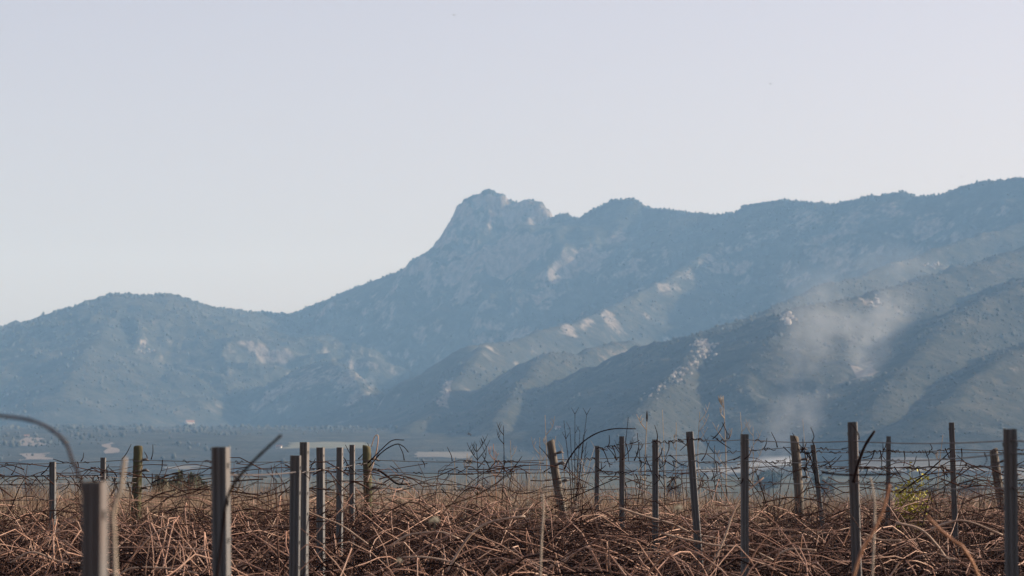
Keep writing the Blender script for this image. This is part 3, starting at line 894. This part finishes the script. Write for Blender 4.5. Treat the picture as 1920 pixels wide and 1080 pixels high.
wire([(-150, 870, 36), (250, 862, 36), (688, 862, 36), (1036, 862, 36), (1491, 838, 36), (1868, 848, 36), (2150, 850, 36)], .03, 'highest wire tied between the round wooden posts', 40, seed=1)
wire([(-150, 890, 36), (250, 889, 36), (688, 884, 36), (1042, 886, 36), (1493, 872, 36), (1872, 876, 36), (2150, 876, 36)], .02, 'middle wire tied between the round wooden posts', 36, seed=2)
wire([(-150, 938, 36), (250, 932, 36), (688, 914, 36), (1048, 918, 36), (1496, 906, 36), (1878, 906, 36), (2150, 906, 36)], .02, 'lowest wire tied between the round wooden posts', 30, seed=3)
wire([(1120, 842, 33), (1166, 833, 29), (1229, 829, 25), (1293, 822, 21), (1397, 824, 18), (1600, 827, 14.5), (1894, 826, 11), (2300, 824, 9)], .012, 'topmost wire running along the right row of steel posts', 20, .0028, 4)
wire([(1120, 866, 33), (1166, 864, 29), (1229, 862, 25), (1296, 864, 21), (1397, 864, 18), (1602, 862, 14.5), (1894, 850, 11), (2300, 845, 9)], .015, 'second wire running along the right row of steel posts', 22, .0028, 5)
wire([(1120, 885, 33), (1166, 886, 29), (1229, 890, 25), (1299, 896, 21), (1397, 900, 18), (1603, 905, 14.5), (1894, 915, 11), (2300, 930, 9)], .015, 'lower wire running along the right row of steel posts', 20, .0028, 6)
wire([(-200, 893, 28), (98, 892, 28), (193, 893, 33), (257, 895, 36)], .01, 'wire between the two slim posts at the left edge', 16, seed=7)
wire([(-200, 908, 28), (98, 907, 28), (193, 902, 33), (257, 905, 36)], .01, 'second wire between the two slim posts at the left edge', 14, seed=8)
wire([(415, 890, 9.3), (555, 885, 14), (573, 884, 17), (602, 880, 21), (636, 876, 25), (661, 872, 30), (688, 868, 36)], .006, 'wire running along the left group of steel posts', 12, .0028, 9)
wire([(1500, 846, 31), (1524, 846, 31), (1666, 845, 30), (1784, 842, 26), (2000, 838, 24)], .02, 'wire between the thin leaning stake and the rust stained post', 22, seed=10)
wire([(1500, 876, 31), (1528, 876, 31), (1666, 876, 30), (1786, 872, 26), (2000, 868, 24)], .02, 'lower wire between the thin leaning stake and the rust stained post', 22, seed=11)
wire([(735, 862, 36), (778, 912, 34.5), (800, 950, 33.8)], 0, 'slanting stay wire right of the rough wooden post', 0, .005, 12)

# ------------------------------------------------------------------ vineyard: the tangle of unpruned canes (uncountable)
ROWS = [8.6, 11.3, 13.8, 16.0, 18.2, 20.6, 23.2, 26.0, 29.0, 32.2, 35.4]
def cane_path(x0, y0, z0, L, n, up, rr, zmax):
    az_ = rr.uniform(0, 2 * math.pi)
    # canes mostly run along the row
    dx = math.cos(az_); dy = math.sin(az_) * .55
    el_ = rr.uniform(-.3, 1.0) * up
    d = np.array([dx * math.cos(el_), dy * math.cos(el_), math.sin(el_)])
    d /= np.linalg.norm(d)
    p = np.array([x0, y0, z0]); P = [p]
    st = L / (n - 1)
    bend = np.array([rr.gauss(0, .1), rr.gauss(0, .1), -rr.uniform(.02, .30)])
    for k in range(n - 1):
        d = d + bend * .55 + np.array([rr.gauss(0, .13), rr.gauss(0, .13), rr.gauss(0, .13)])
        d /= np.linalg.norm(d)
        p = p + d * st
        if p[2] < .06: p[2] = .06
        if p[2] > zmax: p[2] = zmax; d[2] = -abs(d[2]) * .5
        P.append(p)
    return np.array(P)
rr = random.Random(21)
acc = Acc(); accf = Acc(); accd = Acc(); leafV = []
for d in ROWS:
    half = .178 * d + .9
    far = d > 28
    ncan = int((105 if d > 15 else 40) * 2 * half)
    for k in range(ncan):
        x = rr.uniform(-half, half)
        hump = .20 * float(vnoise(np.array([x * .9 + d]), np.array([d]), 4)[0])
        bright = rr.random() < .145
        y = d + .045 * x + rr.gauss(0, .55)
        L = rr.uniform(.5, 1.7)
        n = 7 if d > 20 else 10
        # old wood with painted-in shade inside, the last year's canes arch over it
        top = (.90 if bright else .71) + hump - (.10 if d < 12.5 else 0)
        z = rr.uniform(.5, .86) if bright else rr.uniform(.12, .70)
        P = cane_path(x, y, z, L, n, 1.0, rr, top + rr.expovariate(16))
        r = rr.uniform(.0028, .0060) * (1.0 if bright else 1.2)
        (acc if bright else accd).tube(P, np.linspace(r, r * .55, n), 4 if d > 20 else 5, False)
    if d > 17:
        for k in range(int(3.6 * 2 * half)):           # canes draped along the wires
            x = rr.uniform(-half, half); y = d + .045 * x + rr.gauss(0, .12); z = rr.choice((.95, 1.08, 1.2, 1.3, 1.4))
            L = rr.uniform(.25, .9); sg = rr.choice((-1, 1))
            P = spline([(x, y, z), (x + sg * L * .3, y, z + rr.gauss(.02, .05)), (x + sg * L * .65, y, z - rr.uniform(-.05, .12)), (x + sg * L, y, z - rr.uniform(0, .25))], 9)
            accf.tube(P, np.linspace(.0048, .0024, 9), 4, False)
    ntw = int((100 if d > 15 else 30) * 2 * half)
    for k in range(ntw):          # fine twigs and laterals
        x = rr.uniform(-half, half); y = d + .045 * x + rr.gauss(0, .75); z = rr.uniform(.12, .74)
        P = cane_path(x, y, z, rr.uniform(.15, .55), 4, 1.3, rr, .96)
        accf.tube(P, np.linspace(.0028, .0016, 4), 3, False)
    for k in range(int((20 if d > 20 else 1.5) * 2 * half)):      # upright shoots reaching for the wires
        x = rr.uniform(-half, half); y = d + .045 * x + rr.gauss(0, .35); z = .6
        h_ = rr.expovariate(5.5) + .18
        P = spline([(x, y, z), (x + rr.gauss(0, .06), y, z + h_ * .5), (x + rr.gauss(0, .14), y + rr.gauss(0, .05), z + h_)], 6)
        P[:, 2] = np.minimum(P[:, 2], 1.42)
        accf.tube(P, np.linspace(.0042, .0022, 6), 4, False)
    for k in range(int(26 * 2 * half)):
        x = rr.uniform(-half, half); y = d + .045 * x + rr.gauss(0, .7); z = rr.uniform(.1, .8)
        c = np.array([x, y, z]); s = rr.uniform(.02, .045)
        u = np.array([rr.gauss(0, 1) for _ in range(3)]); u /= np.linalg.norm(u)
        v = np.cross(u, [rr.gauss(0, 1) for _ in range(3)]); v /= np.linalg.norm(v)
        leafV.append((c - u * s, c + v * s * .5, c + u * s, c - v * s * .4 + np.cross(u, v) * s * .4))
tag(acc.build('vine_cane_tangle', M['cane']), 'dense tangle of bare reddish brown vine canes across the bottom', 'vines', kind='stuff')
tag(accd.build('shade_dark_vine_wood', M['cane_dark']), 'old vine wood and dead canes inside the tangle, darkened with painted shade', 'vines', kind='stuff')
tag(accf.build('vine_twigs', M['cane_twig']), 'fine dry twigs filling the vine tangle', 'twigs', kind='stuff')
LV = np.array(leafV).reshape(-1, 3); nl = len(leafV)
tag(link('withered_leaves', make_mesh('withered_leaves', LV, np.arange(nl * 4).reshape(-1, 4), None, False), M['leaf_dry']), 'withered brown vine leaves caught among the canes', 'leaves', kind='stuff')

# ------------------------------------------------------------------ dry grass behind the last row
gV = []; gT = []; off = 0
def grass_zone(n, y0, y1, hmin, hmax, wmin, wmax):
    y = np.sqrt(rng.random(n) * (y1 ** 2 - y0 ** 2) + y0 ** 2)
    x = (rng.random(n) * 2 - 1) * (.185 * y + .8)
    clump = .5 + .5 * fbm(x * .55, y * .35, 3, 91)
    h = (hmin + (hmax - hmin) * rng.random(n) ** 1.5) * (.65 + .7 * clump)
    h = h * (1.0 - .16 * smooth01(x / 5))
    z = ground_z(x, y)
    wd = rng.uniform(wmin, wmax, n)
    a = rng.random(n) * 6.28
    lx = rng.normal(0, .16, n) * h; ly = rng.normal(0, .16, n) * h
    ca, sa = np.cos(a) * wd, np.sin(a) * wd
    b = np.stack([x, y, z], -1)
    m = b + np.stack([lx * .35, ly * .35, h * .55], -1)
    t = b + np.stack([lx, ly, h], -1)
    o = np.stack([ca, sa, 0 * ca], -1)
    V = np.stack([b - o, b + o, m - o * .8, m + o * .8, t], 1)
    i = np.arange(n)[:, None] * 5
    T = np.concatenate([i + np.array([[0, 1, 3]]), i + np.array([[0, 3, 2]]), i + np.array([[2, 3, 4]])], 0)
    return V.reshape(-1, 3), T
V1, T1 = grass_zone(80000, 37.2, 62, .35, .92, .0022, .005)
V2, T2 = grass_zone(16000, 37.5, 60, .8, 1.2, .0018, .0032)
T2 = T2 + len(V1)
tag(link('dry_grass', make_mesh('dry_grass', np.vstack([V1, V2]), None, np.vstack([T1, T2]), False), M['grass']), 'dry straw coloured grass behind the vines', 'grass', kind='stuff')

# ------------------------------------------------------------------ single canes that stand out
def cane(pts, wpx, mat, label, taper=.6, n=22, side=(), ground=False):
    P = np.array([at(*p) for p in pts])
    S = spline(P, n)
    d = P[:, 1].mean(); r = wpx / F * d / 2 * .85
    k = np.arange(n)
    rad = np.linspace(r, r * taper, n) * (1 + .14 * (k % 4 == 0))     # swollen nodes
    a = Acc(); a.tube(S, rad, 7)
    o = a.build('vine_cane', M[mat])
    tag(o, label, 'vine cane', 'single vine canes standing out from the tangle')
    for sp in side:
        b = Acc(); Q = spline(np.array([at(*p) for p in sp]), 12)
        b.tube(Q, np.linspace(r * .6, r * .3, 12), 6); b.build('side_shoot', M[mat], o)
    return o
cane([(210, 1300, 5.6), (190, 1110, 5.6), (178, 1020, 5.6), (164, 960, 5.6), (153, 910, 5.6), (146, 886, 5.6), (136, 866, 5.6), (127, 838, 5.6), (114, 820, 5.6), (90, 802, 5.6), (60, 789, 5.6), (20, 782, 5.6), (-40, 778, 5.6)], 6.5, 'cane_twig', 'blurred near cane arching over the left edge', 1.15, 34)
cane([(222, 1300, 5.4), (216, 1090, 5.4), (214, 1010, 5.4), (212, 965, 5.4), (218, 938, 5.4), (227, 915, 5.4), (230, 885, 5.4), (234, 858, 5.4)], 9, 'stalk', 'blurred pale cut cane standing left of the mossy wooden post', 1.15, 24)
cane([(395, 1200, 7.6), (418, 985, 7.6), (428, 930, 7.5), (445, 898, 7.4), (480, 860, 7.3), (527, 816, 7.2)], 7, 'cane_dark', 'blurred straight cane slanting up right from the wide dark post', .8, 20)
cane([(1600, 905, 14), (1606, 880, 14), (1614, 855, 14), (1624, 832, 14), (1640, 808, 14)], 7, 'cane_dark', 'thick dark branch sticking up beside the tallest right post', .85, 16)
cane([(1570, 1200, 8), (1612, 1042, 8), (1636, 1000, 8), (1656, 955, 8), (1663, 930, 8), (1668, 908, 8)], 7, 'cane_orange', 'blurred orange cane slanting in front of the right tangle', .8, 18)
cane([(1738, 968, 8.2), (1765, 995, 8.2), (1790, 1016, 8.2), (1808, 1030, 8.2), (1840, 1100, 8.3), (1850, 1250, 8.4)], 7, 'cane_orange', 'short thick blurred orange cane left of the right edge post', 1.0, 14)
cane([(1634, 1120, 9.5), (1640, 970, 9.5), (1638, 925, 9.5), (1632, 895, 9.5)], 5, 'stalk', 'blurred upright cane between the tallest right post and the weed', .7, 14)
cane([(1010, 1200, 9.5), (1015, 1020, 9.5), (1019, 965, 9.5), (1018, 925, 9.5)], 4.5, 'stalk', 'blurred upright cane below the leaning wooden post', .8, 14)
cane([(1120, 1200, 10), (1150, 1110, 10), (1125, 1010, 10), (1112, 965, 10), (1108, 945, 10)], 4, 'cane_twig', 'blurred cane below the shortest thin steel post', .8, 16)
cane([(838, 1075, 17), (855, 1043, 17), (880, 1006, 17), (905, 985, 17), (940, 974, 17), (985, 968, 17)], 6, 'cane_pale', 'long bright cane bending up right in the middle of the tangle', .75)
cane([(733, 1025, 18), (758, 1006, 18), (790, 999, 18), (830, 998, 18), (860, 1010, 18)], 5, 'cane_pale', 'bright arched cane low in the middle left of the tangle', .7)
cane([(755, 1045, 17), (800, 1045, 17), (850, 1055, 17), (868, 1070, 17), (890, 1110, 17)], 5, 'cane_pale', 'pale cane drooping at the bottom in the middle left', .7)
cane([(545, 940, 17), (590, 965, 17), (640, 985, 17), (690, 1020, 17)], 4, 'cane_pale', 'pale cane crossing low behind the left group of posts', .7)
cane([(1240, 1000, 19), (1290, 1012, 19), (1340, 1022, 19), (1400, 1028, 19), (1450, 1050, 19)], 5, 'cane_pale', 'pale cane passing low behind the ribbed steel post', .7)
cane([(1325, 1075, 18.6), (1345, 1040, 18.6), (1362, 1000, 18.6), (1372, 970, 18.6), (1392, 930, 18.6), (1432, 895, 18.6)], 4.5, 'cane_pale', 'pale straight cane rising behind the ribbed steel post', .7)
cane([(1160, 952, 22), (1210, 968, 22), (1260, 982, 22), (1300, 1000, 22), (1350, 1010, 22)], 5, 'cane_pale', 'pale cane sloping down right across the leaning steel post', .7)
cane([(1455, 1042, 17), (1480, 1030, 17), (1510, 1030, 17), (1530, 1032, 17)], 5, 'cane_pale', 'short bright cane lying left of the tallest right post', .8)
cane([(1745, 992, 18), (1770, 982, 18), (1800, 976, 18), (1830, 982, 18), (1880, 1003, 18)], 5, 'cane_pale', 'bright arched cane left of the right edge post', .7)
cane([(1680, 980, 18), (1725, 992, 18), (1755, 1020, 18), (1775, 1046, 18), (1790, 1048, 18)], 6, 'cane_pale', 'thick pale cane sloping down right below the weed', .75)
cane([(1620, 1000, 17), (1650, 1012, 17), (1690, 1013, 17)], 4, 'cane_pale', 'small pale cane right of the foot of the tallest right post', .8)
cane([(220, 1085, 16.5), (235, 1070, 16.5), (260, 1064, 16.5), (320, 1066, 16.5), (370, 1075, 16.5)], 5, 'cane_pale', 'pale arched cane at the bottom left of the wide dark post', .7)
cane([(20, 1055, 17), (60, 1035, 17), (110, 1052, 17), (150, 1056, 17)], 4.5, 'cane_pale', 'pale cane across the bottom left corner', .7)
cane([(1058, 880, 33), (1066, 862, 33), (1085, 836, 33), (1115, 814, 33), (1150, 804, 33), (1192, 804, 33)], 3.6, 'cane_dark', 'long dark cane arching right from the leaning wooden post', .6)
cane([(688, 905, 35.2), (700, 868, 35.2), (707, 840, 35.2), (709, 818, 35.2), (703, 818, 35.2), (696, 838, 35.2)], 3.2, 'cane_pale', 'hooked pale cane standing at the top of the rough wooden post', .6)
cane([(690, 868, 35), (712, 846, 35), (735, 826, 35), (758, 825, 35)], 2.8, 'cane_dark', 'upper of the two thin canes arching right from the rough wooden post', .6)
cane([(692, 876, 35), (716, 848, 35), (742, 833, 35), (756, 837, 35), (766, 848, 35)], 2.8, 'cane_dark', 'lower of the two thin canes arching right from the rough wooden post', .6)
cane([(708, 880, 34.6), (725, 892, 34.6), (745, 907, 34.6), (770, 907, 34.6)], 5, 'cane_dark', 'thick dark crooked cane right of the rough wooden post', .7, 14, side=[[(752, 908, 34.6), (756, 900, 34.6), (757, 893, 34.6)]])
cane([(1685, 925, 20), (1730, 892, 20), (1765, 862, 20), (1784, 845, 20)], 3.4, 'cane_dark', 'dark cane slanting up to the rust stained post', .6)
cane([(1540, 885, 11), (1580, 890, 11), (1640, 890, 11), (1690, 888, 11)], 4.5, 'cane_dark', 'blurred dark cane lying level behind the tallest right post', .7)
cane([(285, 905, 34), (310, 893, 34), (332, 886, 34), (344, 888, 34)], 3, 'cane_dark', 'small dark cane arching above the tree clump on the left', .6)
cane([(18, 960, 26), (28, 935, 26), (36, 915, 26), (48, 895, 26)], 3, 'cane_dark', 'thin dark cane rising at the left edge', .5)
cane([(1020, 965, 30), (1070, 935, 30), (1160, 895, 30), (1195, 880, 30)], 2.8, 'cane_dark', 'thin cane rising behind the two thin right row posts', .5)
cane([(835, 950, 13), (900, 925, 13), (950, 892, 13), (985, 870, 13)], 3, 'cane_dark', 'thin blurred cane slanting up left of the leaning wooden post', .4)

# dry vine leaves close to the camera
def leaf(px, py, d, size, mat, label, seed):
    rg = random.Random(seed)
    p = at(px, py, d); a = Acc(); V = [(0, 0, .004)]; n = 11
    for k in range(n):
        an = 2 * math.pi * k / n
        q = size * (1 + .25 * (k % 2)) * rg.uniform(.8, 1.1)
        V.append((q * 1.5 * math.cos(an), .35 * q * math.sin(2 * an), .55 * q * math.sin(an)))
    T = [(0, 1 + k, 1 + (k + 1) % n) for k in range(n)]
    a.add(V, None, T)
    a.tube([(0, 0, 0), (.2 * size, 0, -size), (0, .01, -2.2 * size)], .0016, 4)
    o = a.build('vine_leaf', mat, None, tuple(p)); o.rotation_euler[2] = .95; tag(o, label, 'leaf', 'single withered vine leaves')
leaf(815, 974, 9.0, .017, M['stubble'], 'blurred straw coloured leaf in the middle left of the tangle', 1)
leaf(1272, 951, 9.0, .014, M['stubble'], 'blurred straw coloured leaf left of the leaning steel post', 2)
leaf(748, 1050, 8.5, .010, M['stubble'], 'small blurred pale leaf at the bottom left of the middle', 3)

# ------------------------------------------------------------------ tall dry stalks and shrubs
def stalk(px, ytop, d, label, branches, seed, thick=2.2, lean=0.0, mat='stalk', ybase=None, head=False):
    rg = random.Random(seed)
    top = at(px, ytop, d)
    gz = float(ground_z(top[0], d)); h = top[2] - gz
    base = np.array([top[0] + lean * h, d, gz])
    t = empty('dry_stalk', tuple(base)); tag(t, label, 'stalk', 'tall dry stalks behind the vines')
    S = spline([(0, 0, -.05), (-lean * h * .25 + rg.gauss(0, .02), 0, h * .35), (-lean * h * .7 + rg.gauss(0, .02), .02, h * .7), (-lean * h, 0, h)], 14)
    r = thick / F * d / 2
    a = Acc(); a.tube(S, np.linspace(r * 1.2, r * .5, 14), 5); a.build('stem', M[mat], t)
    for k in range(branches):
        i = rg.randrange(6, 13); p = S[i]; L = rg.uniform(.08, .28); s = rg.choice((-1, 1))
        b = Acc()
        Q = spline([p, p + np.array([s * L * .35, rg.uniform(-.05, .05), L * .45]), p + np.array([s * L * rg.uniform(.4, .7), 0, L])], 7)
        b.tube(Q, np.linspace(r * .7, r * .3, 7), 4)
        for q in range(2):
            z = Q[3 + q]; b.tube([z, z + np.array([-s * .03, .01, .07])], [r * .5, r * .25], 4)
        b.build('branch', M[mat], t)
    if head:
        b = Acc(); b.tube([S[-1] + np.array([0, 0, z]) for z in (-.02, .03, .08, .13)], [.006, .013, .011, .004], 7); b.build('seed_head', M['cane_dark'], t)
stalk(1356, 742, 40, 'tallest pale forked stalk, left of the ribbed steel post', 8, 1, 3.0, .01)
stalk(1312, 772, 41, 'pale stalk just right of the leaning steel post', 4, 2, 2, -.02)
stalk(1388, 772, 41, 'pale stalk just left above the ribbed steel post', 4, 3, 2, .03)
stalk(1242, 768, 41, 'thin bare stalk above the middle steel post of the right row', 3, 4, 1.8, .03)
stalk(1213, 788, 40, 'stalk with a dark seed head right of the thin straight post', 2, 5, 3.2, 0, head=True)
stalk(1178, 782, 41, 'thin dark stalk just right of the thin straight post', 3, 6, 2, -.03, 'cane_dark')
stalk(1268, 792, 42, 'thin pale stalk left of the leaning steel post', 3, 7, 2, -.02)
stalk(1195, 812, 40, 'short bushy stalk between two posts of the right row', 7, 8, 2.2, -.01, 'cane_dark')
stalk(1022, 778, 40, 'pale stalk rising left of the top of the leaning wooden post', 5, 9, 2.4, .03)
stalk(1012, 820, 39, 'short pale stalk left of the leaning wooden post', 4, 10, 2, .04)
stalk(944, 798, 40, 'tall thin dark stalk in the gap left of the leaning wooden post', 2, 11, 2.2, 0, 'cane_dark')
stalk(957, 826, 40, 'thin pale stalk beside the tall thin dark one', 2, 12, 1.8, .02)
stalk(893, 832, 40, 'bushy brown stalk in the gap between the two middle wooden posts', 9, 13, 2.4, -.01, 'cane_dark')
stalk(925, 832, 40, 'branched reddish stalk left of the tall thin dark one', 7, 14, 2.2, .02, 'cane_orange')
stalk(876, 850, 39, 'short pale stalk left of the bushy brown one', 3, 15, 2.6, -.03)
stalk(852, 858, 39, 'shortest pale stalk of the gap right of the rough wooden post', 2, 16, 2.4, -.02)
stalk(1412, 800, 41, 'pale feathery stalk right of the ribbed steel post', 8, 17, 1.8, .02)
stalk(1505, 785, 44, 'thin bare stalk above the thick wooden post', 3, 18, 1.6, .04)
stalk(1768, 815, 40, 'pale broken stalk left of the rust stained post', 4, 19, 2.2, -.05)
stalk(1340, 835, 40, 'short brown stalk between the leaning and the ribbed steel post', 5, 20, 2, .03, 'cane_dark')
stalk(1240, 840, 40, 'leafless brown stalk behind the middle steel post of the right row', 6, 21, 2, .03, 'cane_dark')

def bush(px, ytop, d, n, spread, mat, label, seed):
    rg = random.Random(seed)
    top = at(px, ytop, d); gz = float(ground_z(top[0], d)); h = top[2] - gz
    t = empty('dry_shrub', (top[0], d, gz)); tag(t, label, 'shrub', 'leafless shrubs behind the vines')
    for k in range(n):
        s = rg.uniform(-1, 1); hh = h * rg.uniform(.7, 1.0)
        S = spline([(s * .06, 0, -.03), (s * spread * .3, rg.uniform(-.1, .1), hh * .5), (s * spread, rg.uniform(-.15, .15), hh)], 9)
        a = Acc(); a.tube(S, np.linspace(.010, .003, 9), 5)
        for q in range(4):
            i = rg.randrange(4, 9); p = S[i]; a.tube([p, p + np.array([rg.choice((-1, 1)) * .05, .02, .09])], [.004, .002], 4)
        a.build('stem', M[mat], t)
bush(1078, 775, 38, 9, .20, 'cane_dark', 'dark leafless shrub with upright stems right of the leaning wooden post', 1)
bush(1068, 835, 37.6, 9, .35, 'stalk', 'low twiggy shrub at the foot of the leaning wooden post', 2)
bush(1455, 868, 37.6, 12, .42, 'cane_dark', 'twiggy shrub left of the thick wooden post', 3)
bush(985, 862, 38, 10, .4, 'stalk', 'twiggy pale shrub left of the leaning wooden post', 4)
bush(705, 880, 37.6, 8, .3, 'stalk', 'twiggy shrub around the rough wooden post', 5)

# yellow green weed
g0 = at(1703, 872, 34); gz = float(ground_z(g0[0], 34.0)); hh = g0[2] - gz
t = empty('yellow_weed', (g0[0], 34, gz)); tag(t, 'bright yellow green leafy weed below the thin short steel post', 'weed')
rg = random.Random(5)
for k in range(9):
    s = rg.uniform(-1, 1); h2 = hh * (1.0 if k == 0 else rg.uniform(.66, .92))
    S = spline([(0, 0, 0), (s * .08, .02, h2 * .5), (s * .2 if k else .02, 0, h2)], 8)
    a = Acc(); a.tube(S, np.linspace(.006, .002, 8), 5); a.build('stem', M['leaf_yellow'], t)
    b = Acc()
    for q in range(130 if k else 24):
        p = S[rg.randrange(3, 8)] + np.array([rg.gauss(0, .045), rg.gauss(0, .045), rg.gauss(0, .04)])
        u = np.array([rg.gauss(0, 1) for _ in range(3)]); u = u / np.linalg.norm(u) * .024
        v = np.cross(u, [rg.gauss(0, 1) for _ in range(3)]); v = v / np.linalg.norm(v) * .013
        b.add([p - u, p + v, p + u, p - v], [(0, 1, 2, 3)])
    b.build('foliage', M['leaf_yellow'], t, smooth=False)

# ------------------------------------------------------------------ birds
def bird(px, py, d, span, roll, yaw, label):
    p = at(px, py, d)
    s = span
    V = []; Q = []; T = []
    # body: one lathe from tail to beak, the wings grow out of it
    rings = [(-.30, .010), (-.24, .030), (-.10, .055), (.05, .062), (.15, .045), (.20, .040), (.25, .032), (.31, .004)]
    n = 8
    for x, r in rings:
        for k in range(n):
            an = 2 * math.pi * k / n
            V.append((x * s, r * s * math.cos(an), r * s * math.sin(an)))
    for i in range(len(rings) - 1):
        for k in range(n):
            Q.append((i * n + k, i * n + (k + 1) % n, (i + 1) * n + (k + 1) % n, (i + 1) * n + k))
    for sg in (-1, 1):
        o = len(V)
        prof = [(0.04, .08, .0, .16), (.22, .10, .06, .15), (.40, .02, .07, .10), (.52, -.10, .03, .02)]
        for yw, xle, z, ch in prof:
            V += [(xle * s, sg * yw * s, z * s + .008 * s), ((xle - ch) * s, sg * yw * s, z * s), (xle * s, sg * yw * s, z * s - .004 * s)]
        for i in range(3):
            for a_, b_ in ((0, 1), (1, 2), (2, 0)):
                Q.append((o + i * 3 + a_, o + i * 3 + b_, o + (i + 1) * 3 + b_, o + (i + 1) * 3 + a_))
    o = len(V)
    V += [(-.26 * s, -.02 * s, 0), (-.26 * s, .02 * s, 0), (-.42 * s, .05 * s, .005 * s), (-.42 * s, -.05 * s, .005 * s)]
    Q.append((o, o + 1, o + 2, o + 3))
    a = Acc(); a.add(V, Q)
    ob = a.build('bird', M['bird'], None, tuple(p)); ob.rotation_euler = (roll, 0, yaw)
    tag(ob, label, 'bird', 'birds in the air')
bird(851, 28, 420, .95, .2, 1.2, 'tiny bird highest in the sky, near the top edge')
bird(1445, 157, 430, .8, -.1, 1.8, 'tiny bird high in the sky on the right')
bird(1383, 275, 430, .8, .2, 1.4, 'tiny bird in the sky right of the middle, above the ridge')
bird(1803, 332, 430, .7, 0, 1.5, 'tiny bird just above the ridge on the far right')
bird(641, 423, 430, .3, 0, 1.5, 'tiny bird low in the sky left of the crag')
bird(880, 814, 160, .42, .5, .6, 'small dark bird flying low before the foot of the mountain')
